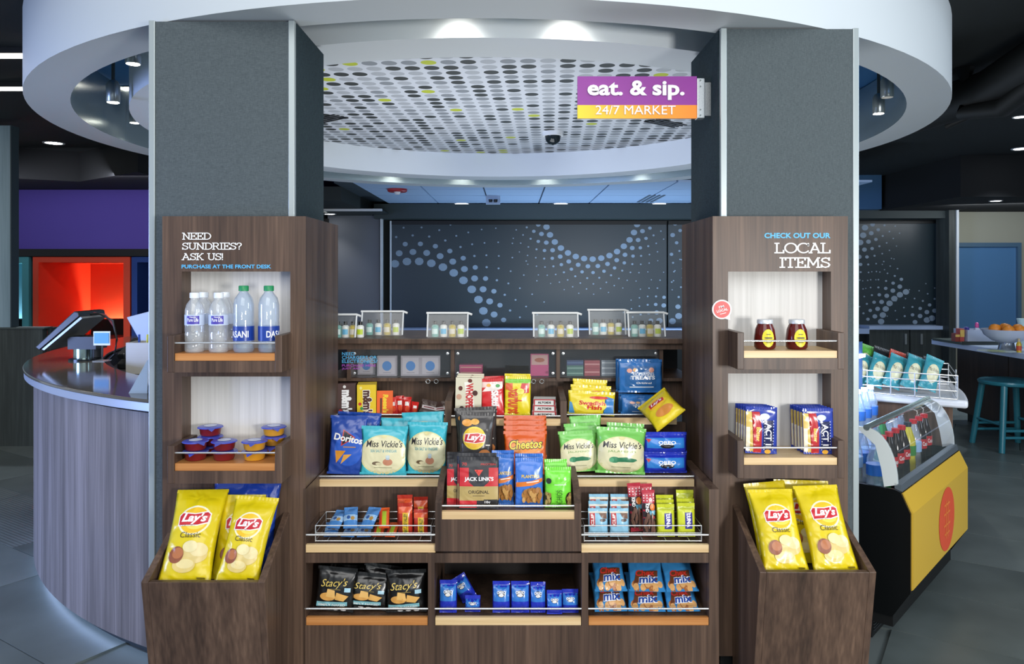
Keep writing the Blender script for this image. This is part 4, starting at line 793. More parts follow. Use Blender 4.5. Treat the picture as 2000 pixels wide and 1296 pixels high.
KIND = {
 'lays': dict(base='#dcc412', t=.055, art=lays(), pinch=.10),
 'lays_dark': dict(base='#43403f', t=.055, art=[E(-.1, .62, .68, .19, '#f2d43a', 28), E(-.1, .62, .6, .165, '#e7b52c', 28), PG([(-.72, .55), (0, .53), (.55, .56), (.58, .68), (.1, .71), (-.66, .69)], '#f5efe9'), PG([(-.69, .56), (0, .54), (.52, .57), (.55, .67), (.1, .7), (-.63, .68)], RED), TX("Lay's", -.55, .45, .555, .69, '#f7f4f2', .28, .035), E(-.55, .87, .3, .06, '#eba449'), E(-.1, .89, .25, .05, '#f0b65c'), E(.55, .36, .35, .08, '#d9884a'), RC(.6, .85, .50, .52, '#e8e2d6')]),
 'lays_red': dict(base='#e9cf1d', t=.05, art=[E(0, .6, .6, .18, '#f0bf22'), PG([(-.5, .55), (.5, .55), (.55, .68), (-.5, .7)], RED), TX("Lay's", -.4, .42, .56, .69, '#f7f4f2', .28, .03), E(.1, .28, .6, .12, '#d98a3a')]),
 'blue_big': dict(base='#1e3f9e', t=.07, art=[E(0, .5, .7, .2, '#3159bd')], rough=.25),
 'doritos': dict(base='#21479f', t=.06, rough=.25, art=[E(.1, .45, .8, .3, '#2b5cc0'), PG([(-.35, .50), (.45, .66), (-.25, .80)], '#c03a26'), PG([(-.28, .53), (.36, .66), (-.2, .775)], '#151a2c'), TX('Doritos', -.78, .86, .575, .70, '#f2f0ec', .2, .03, tilt=-.08), RC(-.2, .5, .48, .495, '#c98a2c'), PG([(-.65, .42), (-.05, .42), (-.55, .2)], '#d9902c'), PG([(-.3, .18), (.3, .36), (-.15, .35)], '#e2a54a')]),
 'vick_teal': dict(base='#3fb6c8', t=.06, art=vick('', 'SEA SALT & VINEGAR', '#4a9ea8', JUG)),
 'vick_green': dict(base='#7cc95e', t=.06, art=vick('', 'JALAPENO', '#86a85a', PEP)),
 'cheetos': dict(base='#d6580f', t=.04, art=[E(.1, .66, .8, .17, '#f08a2a'), TX('Cheetos', -.8, .84, .60, .86, '#241a12', .12, .07, tilt=.05), TX('Cheetos', -.76, .80, .62, .84, '#f4d63a', .12, .02, tilt=.05), E(.2, .25, .5, .1, '#f2a13a'), E(-.3, .2, .3, .06, '#c24a16')]),
 'jerky': dict(base='#26262a', t=.022, pinch=0, rough=.5, art=[RC(-.97, .97, .42, .84, RED), RC(-.97, .97, .17, .46, '#b39a5c'), PG([(-.5, .84), (.5, .84), (.5, .55), (.25, .46), (-.25, .46), (-.5, .55)], '#2a2a2e'), RC(-.97, -.1, .02, .17, RED), RC(.25, .95, .08, .19, '#1a1a1c'), PG([(-.22, .80), (-.15, .80), (0, .72), (.15, .80), (.22, .80), (0, .67)], '#d8382c'), TX("JACK LINK'S", -.72, .74, .55, .655, '#f0eeea', 0, .03), TX('ORIGINAL', -.52, .52, .31, .38, '#3a2e18', 0, .01), RC(-.3, .3, .262, .272, '#5a4a2a'), TX('10g', .3, .58, .10, .165, '#f0eeea', 0, .02), TX('PROTEIN', .1, .85, .89, .93, '#c5302c', 0, .01), TX('70', -.85, -.6, .885, .945, '#c5302c', 0, .01)]),
 'peanuts': dict(base='#3c74c8', t=.03, pinch=.02, art=[PG([(-.95, .44), (.2, .48), (.95, .56), (.95, .64), (.2, .58), (-.95, .54)], '#e07a2c'), TX('PLANTERS', -.55, .75, .64, .71, '#f0c63a', 0, .02), PG([(-.2, .535), (.7, .565), (.7, .585), (-.2, .555)], '#f4f0e8'), E(.2, .27, .75, .16, '#b5803f', 24)] + nuts(-.4, .8, .15, .39, '#c99a58', '#a56f35', 40, .12, 3)),
 'pistachio': dict(base='#74d83a', t=.03, pinch=.02, art=[E(-.85, .22, .35, .19, '#3b3420'), E(.9, .22, .35, .19, '#3b3420')] + nuts(-.95, -.62, .1, .38, '#b39a5c', '#8c7a3e', 14, .1, 5) + nuts(.66, .95, .1, .38, '#b39a5c', '#8c7a3e', 14, .1, 6) + [E(-.72, .72, .2, .075, '#20261c'), TX('ACHIOS', -.14, .3, .04, .48, '#2e5a18', 0, 0, up=1), RC(-.3, .6, .615, .63, '#f0f4e8')]),
 'act': dict(base='#2b3f9e', t=.013, pinch=0, rough=.25, art=[RC(-.97, -.4, .03, .95, '#d9bb62'), RC(-.95, -.72, .05, .6, '#f0e8d0'), PG([(-.5, .02), (.0, .02), (.0, .55), (-.12, .95), (-.62, .95), (-.35, .6)], '#b8252c'), TX('Butter', -.34, -.08, .28, .60, '#f2dc5c', .05, .02, up=-1), RC(.12, .74, .1, .76, '#141d4c'), TX('ACT II', .24, .62, .15, .70, '#f2f2f4', 0, .02, up=-1), E(.4, .05, .2, .05, '#e0a83a'), E(.2, .85, .3, .07, '#c8d2ea')] + [E(x, .1 + k * .066, .035, .011, '#e8e6f0', 6) for k in range(11) for x in (.16, .70)]),
 'treats': dict(base='#2f6fb4', t=.03, pinch=0, rough=.22, art=[RC(-.7, .72, .2, .86, '#2a639f'), TX('RICE KRISPIES', -.35, .62, .56, .66, '#e9eef4', 0, .01), TX('TREATS', -.45, .66, .43, .55, '#f4f6f8', 0, .03), TX('Original', -.2, .5, .27, .35, '#f4f6f8', 0, .02), E(-.5, .72, .12, .07, '#dd9a86'), E(.5, .74, .12, .08, '#dd9a86'), E(-.25, .74, .1, .06, '#e2b27a'), RC(-.5, .6, .17, .2, '#dfe8f2')]),
 'fish': dict(base='#efd92a', t=.03, pinch=.02, art=[PG([(.5, .02), (.97, .02), (.97, .8), (.6, .9), (.75, .5)], '#3a86cf'), PG([(-.95, .05), (-.7, .05), (-.85, .55), (-.95, .6)], '#57a3dc'), E(-.05, .45, .7, .34, '#f4e44a', 26), TX('Swedish', -.55, .6, .46, .66, '#d8302c', .08, .04), TX('Fish', -.2, .45, .25, .47, '#d8302c', .08, .04), E(.3, .82, .4, .07, '#dd3a2c')]),
 'bar_valley': dict(base='#b5301f', t=.02, pinch=0, rough=.3, art=[RC(-.95, .95, .75, .97, '#d9562a'), RC(-.35, .45, .05, .78, '#e3b42c'), TX('NATURE VALLEY', -.2, .3, .08, .74, '#2e5a2a', 0, .03, up=1), RC(-.9, -.4, .1, .5, '#7d1f1a')]),
 'bar_clif': dict(base='#8cc0da', t=.02, pinch=0, rough=.4, art=[RC(-.97, .97, .0, .16, '#d9cdb0'), RC(-.97, .97, .93, 1, '#d5cfc0'), RC(-.85, -.3, .42, .93, '#b5252c'), TX('CLIF', -.72, -.42, .46, .90, '#f4f2ee', 0, .04, up=1), PG([(.1, .93), (.9, .93), (.9, .7), (.4, .75)], '#6d4a34'), E(.5, .66, .3, .06, '#4a3a34'), RC(-.6, .6, .07, .085, '#5a4a3a')]),
 'bar_kind': dict(base='#b83242', t=.02, pinch=0, rough=.3, art=[RC(-.97, .97, .09, .77, '#33282a')] + [E(-.75 + (k % 4) * .5, .82 + (k // 4) * .06, .1, .016, '#f0e0e0', 6) for k in range(12)] + [TX('KIND', -.55, -.05, .56, .76, '#f4f2f0', 0, .04, up=-1), E(.5, .68, .4, .08, '#e07a2c'), RC(.0, .9, .5, .6, '#5a9ab0')] + nuts(-.8, .8, .12, .5, '#6a4a3c', '#8a6a52', 24, .16, 9)),
 'bar_luna': dict(base='#c9d030', t=.02, pinch=0, rough=.35, art=[RC(-.97, .97, .90, 1, '#b0b828'), RC(-.2, .65, .27, .80, '#3a3590'), TX('LUNA', -.02, .45, .32, .77, '#f4f2f8', 0, .04, up=-1), RC(-.9, .9, 0, .06, '#aab024')]),
 'bar_blue': dict(base='#4a86c8', t=.014, pinch=0, rough=.3, art=[RC(-.97, .97, .35, .65, '#9fc4e6'), E(.3, .45, .3, .1, '#b08a4a'), E(-.3, .5, .25, .1, '#2f5a9e')]),
 'bar_orange': dict(base='#dd5a22', t=.014, pinch=0, rough=.3, art=[RC(-.4, .4, .1, .9, '#a8c02c'), RC(-.95, -.6, .1, .9, '#c4301f')]),
 'stacy': dict(base='#151516', t=.05, rough=.3, art=[TX("Stacy's", -.78, .62, .56, .80, '#e2c463', .3, .0, tilt=.06), RC(-.4, .3, .54, .55, '#a8904a'), E(-.35, .36, .42, .10, '#d9a052'), PG([(-.4, .55), (.0, .52), (.05, .34), (-.45, .36)], '#e8b86a'), PG([(.1, .48), (.75, .40), (.5, .27), (.05, .30)], '#e3ae5e'), PG([(-.9, .22), (.7, .26), (.7, .16), (-.9, .10)], '#7fb6c0'), TX('SIMPLY NAKED', -.8, .6, .13, .19, '#eef2f0', 0, .01, tilt=.03), RC(.5, .82, .5, .6, '#a8cfe0'), E(-.3, .05, .14, .025, '#d8d8d8'), E(.1, .05, .14, .025, '#d8d8d8'), E(.5, .05, .14, .025, '#d8d8d8')]),
 'cookie': dict(base='#2537b8', t=.045, pinch=0, rough=.22, art=[RC(-.85, .85, .3, .85, '#2f7fd0'), E(.05, .42, .32, .13, '#1a1c28'), E(.05, .46, .26, .07, '#ece8e0'), E(.05, .45, .30, .05, '#1a1c28'), TX('OREO', -.35, .45, .52, .70, '#f2f2f4', 0, .03), PG([(-.9, .8), (-.65, .8), (-.78, .6)], '#c8323c')]),
 'cookie_small': dict(base='#2433b0', t=.032, pinch=0, rough=.22, art=[RC(-.9, .9, .42, .95, '#2f74c4'), E(0, .68, .42, .12, '#171a2c'), E(0, .63, .3, .05, '#e6e2dc'), TX('OREO', -.5, .5, .68, .78, '#eef0f4', 0, .03)]),
 'chex': dict(base='#3a88c4', t=.05, rough=.25, art=nuts(-.8, .8, .05, .20, '#d9a66a', '#a8683c', 14, .17, 12) + [PG([(-.75, .20), (.65, .28), (.75, .56), (-.55, .52)], '#6d3f28'), TX('Chex', -.6, .55, .40, .56, '#d8382c', .1, .03, tilt=.03), TX('mix', -.45, .72, .20, .42, '#f0f4fa', .1, .09, tilt=.03), TX('mix', -.43, .70, .215, .405, '#26489e', .1, .03, tilt=.03)]),
 'reese': dict(base='#e8641e', t=.035, box=True, art=[TX("Reese's", -.25, .45, .1, .85, '#f2d02c', .1, .05, up=-1), RC(-.6, -.35, .1, .7, '#5a2a16')]),
 'mm_brown': dict(base='#44261f', t=.09, box=True, art=[TX("m&m's", -.5, .62, .05, .80, '#f2f0ee', 0, .06, up=-1), E(-.2, .9, .16, .05, '#e2ddd8'), E(-.6, .12, .2, .06, '#c8302c')]),
 'mm_yellow': dict(base='#e9c71c', t=.09, box=True, art=[TX("m&m's", -.42, .66, .03, .84, '#f2f0ee', 0, .11, up=-1), TX("m&m's", -.38, .62, .05, .82, '#4a2018', 0, .05, up=-1), E(-.6, .90, .14, .05, '#f4e48a'), E(-.68, .4, .16, .05, '#c8302c'), E(-.5, .26, .16, .05, '#3f9a4a'), E(.4, .1, .16, .05, '#e8702c')]),
 'whop': dict(base='#dcd6be', t=.018, box=True, art=[PG([(-.35, .88), (.15, .90), (.55, .12), (.05, .1)], '#f4f1e6'), TX('WHOPPERS', -.22, .36, .05, .86, '#c5282c', -.25, .05, up=-1), E(-.62, .72, .16, .06, '#5a2418'), E(.5, .60, .2, .07, '#4a1c14'), E(-.72, .5, .2, .07, '#c79a80'), E(-.5, .2, .18, .06, '#3a1a12'), E(.62, .2, .2, .06, '#c8a284'), E(.1, .92, .16, .05, '#6a2a1c')]),
 'skit': dict(base='#d2282c', t=.02, pinch=0, art=[RC(-.95, .95, .82, .98, '#e9c8c0'), PG([(-.9, .7), (-.1, .98), (.9, .98), (.9, .78), (.3, .72)], '#f0e6e0'), TX('Skittles', -.1, .55, .08, .74, '#f6f2f0', .1, .06, up=-1), E(.5, .86, .2, .05, '#3f9a4a'), E(-.3, .88, .2, .05, '#e8a02c'), E(-.5, .1, .3, .08, '#f0c02c')]),
 'burst': dict(base='#ecd824', t=.02, pinch=0, art=[RC(-.97, .97, .88, 1.0, '#7cc832'), PG([(.1, .6), (.85, .62), (.9, .88), (.3, .88)], '#d2302c'), TX('Starburst', -.75, .35, .04, .74, '#d8542c', .15, .04, up=-1), E(.2, .66, .3, .08, '#f4ea6a'), RC(-.95, -.4, .7, .88, '#e2622c'), RC(.6, .7, .64, .82, '#f4e0dc')]),
 'tin': dict(base='#dcdcd8', t=.06, box=True, art=[RC(-1, 1, .8, 1, '#b5343a'), RC(-.98, -.85, 0, 1, '#b5343a'), RC(.85, .98, 0, 1, '#b5343a'), TX('ALTOIDS', -.6, .6, .2, .6, '#30302e', 0, .04)]),
 'redpack': dict(base='#cc2622', t=.02, pinch=0, art=[RC(-.5, .5, .6, .85, '#e8e2dc'), E(.1, .4, .5, .2, '#e8502c')]),
 'choc': dict(base='#4a342e', t=.02, pinch=0, art=[RC(-.8, .8, .35, .65, '#d9cfd0'), RC(-.6, .6, .45, .55, '#8a3a44')]),
 'speaker_box': dict(base='#a9a4ac', t=.03, box=True, art=[RC(-.82, .82, .09, .91, '#c0bcc4'), E(0, .5, .48, .24, '#3f82c8', 24), RC(-.4, .4, .165, .18, '#5a5a66')]),
 'pinkbox': dict(base='#c04a78', t=.05, box=True, art=[RC(-.9, .9, .4, .6, '#d9b0a0')]),
 'pinktall': dict(base='#c2457c', t=.04, box=True, art=[RC(-.9, .9, .5, .95, '#c9a09a'), E(0, .72, .55, .1, '#a85a3c')]),
 'greencase': dict(base='#3f6f66', t=.06, box=True, art=[RC(-.95, .95, .4, .6, '#8ab0a4')]),
 'bluecase': dict(base='#26406e', t=.06, box=True, art=[RC(-.95, .95, .4, .6, '#54709e')]),
 'redcase': dict(base='#9c3a44', t=.06, box=True, art=[RC(-.95, .95, .4, .6, '#c98a8a')]),
 'clearcase': dict(base='#8c98a4', t=.06, box=True, art=[RC(-.95, .95, .4, .6, '#d5dde4')]),
}
def front_y(k, w, h, t, x, z, seed):
    u = max(-1, min(1, x / (w / 2))); v = max(0, min(1, z / h))
    if k.get('box'): return t / 2
    s = .055; vv = max(0, min(1, (v - s) / (1 - 2 * s)))
    prof = max(0, (1 - abs(u) ** 2.4)) ** .62 * max(0, math.sin(math.pi * vv)) ** .48
    e = math.exp(-((vv) * 9)) + math.exp(-((1 - vv) * 9))
    wr = .045 * math.sin(u * 13 + seed) * e + (.10 * noise.noise(Vector((u * 2.2 + seed, v * 3.6, seed * .7))) + .045 * noise.noise(Vector((u * 5 + seed, v * 9, seed * 1.7)))) * (1 - abs(u) ** 4)
    return max(0.0006, t / 2 * (prof + wr * (1 if prof > .02 else .3)))
def half_w(k, w, h, z):
    v = max(0, min(1, z / h)); return w / 2 * (1 - k.get('pinch', .07) * math.sin(math.pi * v) ** .8)
PK = {}
def pack_mesh(kind, w, h, seed):
    key = (kind, round(w, 2), round(h, 2), seed)
    if key in PK: return PK[key], w / round(w, 2), h / round(h, 2)
    W_, H_ = round(w, 2), round(h, 2); W_ = max(W_, .01); H_ = max(H_, .01)
    k = KIND[kind]; t = k['t']; rough = k.get('rough', .32); base = MF(k['base'], rough - .06) if not k.get('box') else M(k['base'], .5)
    body = MB(); parts = []
    if k.get('box'):
        body.box(-W_ / 2, W_ / 2, -t / 2, t / 2, 0, H_)
    else:
        nu, nv = 18, 22; idx = {}
        for sgn in (1, -1):
            for j in range(nv + 1):
                for i in range(nu + 1):
                    u = -1 + 2 * i / nu; z = H_ * j / nv; x = u * half_w(k, W_, H_, z)
                    edge = i in (0, nu)
                    if edge and sgn < 0: idx[(sgn, i, j)] = idx[(1, i, j)]; continue
                    y = 0 if edge else front_y(k, W_, H_, t, u * W_ / 2, z, seed if sgn > 0 else seed + 7)
                    idx[(sgn, i, j)] = len(body.v); body.v.append((x, -sgn * y, z))
            for j in range(nv):
                for i in range(nu):
                    q = [idx[(sgn, i, j)], idx[(sgn, i + 1, j)], idx[(sgn, i + 1, j + 1)], idx[(sgn, i, j + 1)]]
                    body.f.append(tuple(q if sgn > 0 else q[::-1])); body.m.append(0)
    def fin(b, name, mats, sm=0):
        me = bpy.data.meshes.new(name); me.from_pydata(b.v, [], b.f)
        for m_ in mats: me.materials.append(m_)
        me.polygons.foreach_set('material_index', b.m)
        if sm: me.shade_smooth()
        return me
    parts.append(('pouch', fin(body, 'pouch', [base], 0 if k.get('box') else 1)))
    if k.get('box'): parts[0][1].update()
    pr = MB(); mats = []
    for li, (V, T, hcol) in enumerate(k['art']):
        P = [(max(-.985, min(.985, a)) * W_ / 2, max(.003, min(.997, b_)) * H_) for a, b_ in V]
        if not k.get('box'): P, T = split_tris(P, T, max(.011, W_ / 14))
        m_ = MF(hcol, rough - .02) if not k.get('box') else M(hcol, .5)
        if m_ not in mats: mats.append(m_)
        vs = []
        for x, z in P:
            y = front_y(k, W_, H_, t, x, z, seed) if not k.get('box') else t / 2
            vs.append((x * half_w(k, W_, H_, z) / (W_ / 2) if not k.get('box') else x, -y - .0007 - .00028 * li, z))
        pr.add(vs, T, mats.index(m_))
    parts.append(('printed_front', fin(pr, 'printed_front', mats, 0 if k.get('box') else 1)))
    if not k.get('box'):
        for nm, z0, z1, top in (('top_seal', H_ - .001, H_ + .009, 1), ('bottom_seal', -.0, .008, 0)):
            b = MB(); n = 24; zz = (z0, z1)
            for s_ in (1, -1):
                for z in zz:
                    for i in range(n + 1):
                        b.v.append(((-1 + 2 * i / n) * W_ / 2 * .995, -s_ * .0012 - .0006 * (i % 2), z))
            for q in (0, 2):
                for i in range(n):
                    b.f.append((q * (n + 1) + i, q * (n + 1) + i + 1, (q + 1) * (n + 1) + i + 1, (q + 1) * (n + 1) + i)); b.m.append(0)
            parts.append((nm, fin(b, nm, [base])))
    PK[key] = parts
    return parts, w / W_, h / H_
PACKS = []
def world_pts(o):
    m = Matrix.LocRotScale(o.location, o.rotation_euler, o.scale); return [m @ v.co for v in o.data.vertices]
def settle(o, z):
    # lowest corner of the tilted pack comes to rest on z
    low = min(p.z for p in world_pts(o)); o.location.z += z + .0008 - low
def relax():
    # soft packs flatten against each other until none cuts into its neighbour
    from mathutils.bvhtree import BVHTree
    for it in range(14):
        P = []
        for o, z in PACKS:
            w = world_pts(o); lo = [min(p[i] for p in w) for i in range(3)]; hi = [max(p[i] for p in w) for i in range(3)]
            P.append((o, w, lo, hi))
        hit, tr = set(), {}
        def T(k):
            if k not in tr: tr[k] = BVHTree.FromPolygons(P[k][1], [tuple(q.vertices) for q in P[k][0].data.polygons])
            return tr[k]
        for a in range(len(P)):
            for b in range(a + 1, len(P)):
                if all(P[a][2][i] < P[b][3][i] and P[b][2][i] < P[a][3][i] for i in range(3)) and T(a).overlap(T(b)): hit |= {a, b}
        if not hit: break
        for k in hit:
            o = P[k][0]
            if o.scale.y > .22: o.scale.y *= .86
            settle(o, PACKS[k][1])
NAME = {}
def pack(kind, x0, x1, ytop, Y, z, label, cat='bag', group=None, lean=0, yaw=0, roll=0, seed=1, name=None, sy=1):
    # stands on z at depth Y, spans pixel columns x0..x1, its top at pixel row ytop
    w = (x1 - x0) * Y / F; s, c = math.sin(R(lean)), math.cos(R(lean))
    h = ((EYE - z) * F - (ytop - HZ) * Y) / ((ytop - HZ) * s + F * c)
    return pack3(kind, (fx((x0 + x1) / 2, Y), Y, z), w, h, label, cat, group, (-lean, roll, yaw), seed, name, sy)
def pack3(kind, loc, w, h, label, cat='bag', group=None, rot=(0, 0, 0), seed=1, name=None, sy=1):
    parts, sx, sz = pack_mesh(kind, w, h, seed)
    nm = name or {'bag': 'snack_bag', 'bar': 'snack_bar', 'box': 'candy_box'}.get(cat, cat.replace(' ', '_'))
    root = None
    for i, (pn, me) in enumerate(parts):
        o = bpy.data.objects.new(nm if i == 0 else pn, me); COL.objects.link(o)
        if i == 0: root = o; o.location = loc; o.rotation_mode = 'XYZ'; o.rotation_euler = [R(a) for a in rot]; o.scale = (sx, sy, sz)
        else: o.parent = root
    PACKS.append((root, loc[2])); settle(root, loc[2])
    return tag(root, label, cat, group)
# ---------------------------------------------------------------- bins
G = 'big chip bags in the slanted bins'
pack('blue_big', 398, 532, 948, 2.294, zbL - .006, 'large dark blue chip bag at the back of the sundries bin', 'bag', G, 14, 0, 2, 2, sy=.4)
pack('lays', 408, 500, 972, 2.232, zbL - .004, 'yellow chip bag tucked behind the front yellow pair in the sundries bin', 'bag', G, 23, 0, 0, 5, sy=.3)
pack('lays', 304, 410, 962, 2.16, zbL + .002, 'yellow classic chip bag at the column side of the sundries bin', 'bag', G, 36, 3, 0, 1)
pack('lays', 415, 506, 978, 2.165, zbL + .002, 'yellow classic chip bag nearer the shelving in the sundries bin', 'bag', G, 32, -3, 3, 3)
pack('lays', 1482, 1566, 950, 2.30, zbR - .006, 'yellow chip bag behind the pair, touching the shelving side of the local bin', 'bag', G, 22, 0, -5, 5, sy=.6)
pack('lays', 1520, 1630, 945, 2.33, zbR - .01, 'yellow chip bag half hidden at the very back of the local bin', 'bag', G, 16, 0, 2, 2, sy=.6)
pack('lays', 1492, 1584, 962, 2.205, zbR + .002, 'yellow classic chip bag nearest the shelving in the local bin', 'bag', G, 34, 0, -1, 1)
pack('lays', 1590, 1682, 955, 2.205, zbR + .002, 'yellow classic chip bag nearest the cooler in the local bin', 'bag', G, 34, 0, -2, 3)
# ---------------------------------------------------------------- bottles and jars
def bottle_parts(kind):
    if kind == 'small':
        return [('body', [(.028, 0), (.031, .006), (.0305, .03), (.029, .034), (.0305, .038), (.0305, .06), (.029, .064), (.0305, .068), (.0305, .125), (.030, .138), (.025, .156), (.0165, .168), (.0135, .174), (.0125, .178)], PET),
                ('label', [(.0312, .088), (.0312, .122)], M('#c9d6ec', .4)), ('cap', [(.0155, .176), (.0155, .192), (.0135, .194)], M('#e6ebef', .35))]
    return [('body', [(.028, 0), (.032, .007), (.0315, .045), (.032, .09), (.031, .10), (.032, .11), (.0315, .15), (.027, .17), (.0165, .184), (.0135, .189), (.0125, .193)], PETB),
            ('label', [(.0328, .036), (.0328, .082)], M('#1f3f96', .3)), ('cap', [(.0155, .192), (.0155, .207), (.0135, .209)], M('#1f8a55', .4))]
BM = {}
def bottle(kind, X, Y, z, label, group, parts=None, cat='bottle', name='water_bottle', rz=0, scale=1):
    if kind not in BM:
        BM[kind] = []
        for nm, pr, m_ in (parts or bottle_parts(kind)):
            o = MB().lathe(pr, (0, 0, 0), 22, cap=True).build(nm, m_, smooth=45); BM[kind].append((nm, o.data)); bpy.data.objects.remove(o)
    root = None
    for i, (nm, me) in enumerate(BM[kind]):
        o = bpy.data.objects.new(name if i == 0 else nm, me); COL.objects.link(o)
        if i == 0: root = o; o.location = (X, Y, z); o.rotation_euler = (0, 0, R(rz)); o.scale = (scale,) * 3
        else: o.parent = root
    return tag(root, label, cat, group)
def wrap_text(s, r, z0, z1, ang0, ang1, m_, parent):
    V, T = text_tris(s, 0, .02); b = MB(); out = []
    for p in V:
        a = R(ang0 + (ang1 - ang0) * p[0]); out.append((r * math.sin(a), -r * math.cos(a), z0 + (z1 - z0) * p[1]))
    b.add(out, T); o = b.build('label_print', m_, normals=False); o.parent = parent; return o
g = 'water bottles on the sundries display'
yf, yb = YLt + .045, YLt + .112
for k, (px, Y, lb) in enumerate(((380, yf, 'small clear water bottle with white cap at the tray end beside the column'), (427, yf, 'small clear water bottle with white cap next to the green capped ones'), (398, yb, 'small clear water bottle standing behind the end one'), (440, yb, 'small clear water bottle behind the second front bottle'))):
    o = bottle('small', fx(px, Y), Y, zl1 + .001, lb, g, scale=.93)
    if Y == yf:
        b = MB(); vs = []
        for j in range(9):
            a = R(-38 + 76 * j / 8 + 12)
            for zz in (.092, .119): vs.append((.0315 * math.sin(a), -.0315 * math.cos(a), zz))
        b.add(vs, [(2 * j, 2 * j + 2, 2 * j + 3, 2 * j + 1) for j in range(8)]); q = b.build('label_patch', M('#4a3fa8', .4), normals=False); q.parent = o
        wrap_text('Pure Life', .0319, .100, .112, -20, 44, M('#f2f4f8'), o); wrap_text('Nestle', .0319, .1125, .1175, -5, 30, M('#f2f4f8'), o)
for k, (px, Y, lb) in enumerate(((476, yf, 'larger water bottle with green cap next to the clear ones'), (525, yf, 'larger water bottle with green cap at the tray end by the shelving'))):
    o = bottle('large', fx(px, Y), Y, zl1 + .001, lb, g, scale=.965); wrap_text(('DASANI', 'DASANI')[k], .0332, .047, .068, (-85, 5)[k], (45, 130)[k], M('#f2f4f8'), o)
cupP = {'red': '#7d1f22', 'yel': '#d99a2c'}
def cup(kind, X, Y, z, label, tilt=0):
    key = 'cup_' + kind
    if key not in BM:
        BM[key] = []
        for nm, pr, m_ in (('cup', [(.030, 0), (.033, .004), (.037, .026), (.039, .028)], M(cupP[kind], .25)), ('lid', [(.001, .0305), (.030, .031), (.041, .029), (.043, .026)], M('#3f4fb8', .25)), ('lid_label', [(.001, .0315), (.022, .0318)], M('#c9cfe6', .3))):
            o = MB().lathe(pr, (0, 0, 0), 22, cap=nm == 'cup').build(nm, m_, smooth=45); BM[key].append((nm, o.data)); bpy.data.objects.remove(o)
        b = MB(); b.add([(.02, -.036, .0295), (.043, -.018, .0295), (.052, -.046, .022)], [(0, 1, 2)]); o = b.build('pull_tab', M('#3f4fb8', .25)); BM[key].append(('pull_tab', o.data)); bpy.data.objects.remove(o)
    root = None
    for i, (nm, me) in enumerate(BM[key]):
        o = bpy.data.objects.new('dip_cup' if i == 0 else nm, me); COL.objects.link(o)
        if i == 0: root = o; o.location = (X, Y, z); o.scale = (.91,) * 3; o.rotation_euler = (R(tilt), 0, R(random.uniform(-60, 20)))
        else: o.parent = root
    tag(root, label, 'cup', 'dip cups on the sundries display')
random.seed(8); ch = .0302; y1, y2 = YLt + .054, YLt + .118
for k in range(2):
    lv = ('bottom', 'upper')[k]
    cup('red', fx(382, y1), y1, zl2 + .001 + k * ch, lv + ' red dip cup of the front pair beside the column'); cup('red', fx(438, y1), y1, zl2 + .001 + k * ch, lv + ' red dip cup of the front pair near the tray middle')
    cup('yel', fx(497, y1), y1, zl2 + .001 + k * ch, lv + ' yellow dip cup of the front pair by the shelving')
for k in range(3):
    lv = ('bottom', 'middle', 'topmost')[k]
    cup('red', fx(411, y2 + .004), y2 + .004, zl2 + .001 + k * ch, lv + ' red dip cup of the rear stack'); cup('yel', fx(535, y2 + .004), y2 + .004, zl2 + .001 + k * ch, lv + ' yellow dip cup of the rear stack')
HON = [('jar', [(.028, 0), (.033, .006), (.034, .03), (.030, .062), (.023, .078), (.022, .082)], M('#5a1410', .12)), ('lid', [(.0245, .080), (.0245, .091), (.023, .093)], M('#cfd3d6', .35, .3))]
for px, lb in ((1494, 'dark honey jar with yellow label nearer the badge'), (1556, 'dark honey jar with yellow label nearer the cooler side')):
    Y = YRr + .06; o = bottle('honey', fx(px, Y), Y, zr1 + .001, lb, 'honey jars on the local items display', HON, 'jar', 'honey_jar')
    b = MB(); n = 20; vs = [(.0, -.0345, .036)]
    for j in range(n):
        a = 2 * math.pi * j / n; xx = .0185 * math.cos(a); zz = .036 + .028 * math.sin(a); rr = .0348 - max(0, zz - .03) * .115; vs.append((xx, -math.sqrt(rr * rr - xx * xx) - .0006, zz))
    b.add(vs, [(0, j + 1, (j + 1) % n + 1) for j in range(n)]); q = b.build('oval_label', M('#e3d52c', .4), normals=False); q.parent = o
    for zz, s_, hh in ((.035, 1, .004), (.047, .6, .002), (.022, .7, .002)):
        V, T = [(.5 - s_ / 2, 0), (.5 + s_ / 2, 0), (.5 + s_ / 2, 1), (.5 - s_ / 2, 1)], [(0, 1, 2), (0, 2, 3)]; b = MB(); b.add([((p[0] - .5) * .022, -.0368 if zz < .04 else -.0352, zz + p[1] * hh) for p in V], T); q = b.build('label_print', M('#3a2a16'), normals=False); q.parent = o
g = 'popcorn packets on the local items display'
for k in range(5):
    Y = YRr + .045 + k * .024
    pack('act', 1455 - k * 5, 1517 - k * 5, 801 - k * 1.5, Y, zr2 + .001, ('front', 'second', 'third', 'fourth', 'rear')[k] + ' popcorn packet of the row beside the shelving', 'packet', g, 4, 0, 2, 2, 'popcorn_packet')
for k in range(5):
    Y = YRr + .045 + k * .024
    pack('act', 1569 - k * 6, 1629 - k * 6, 803 - k * 2, Y, zr2 + .001, ('front', 'second', 'third', 'fourth', 'rear')[k] + ' popcorn packet of the row nearer the cooler', 'packet', g, 4, 0, 0, 2, 'popcorn_packet')
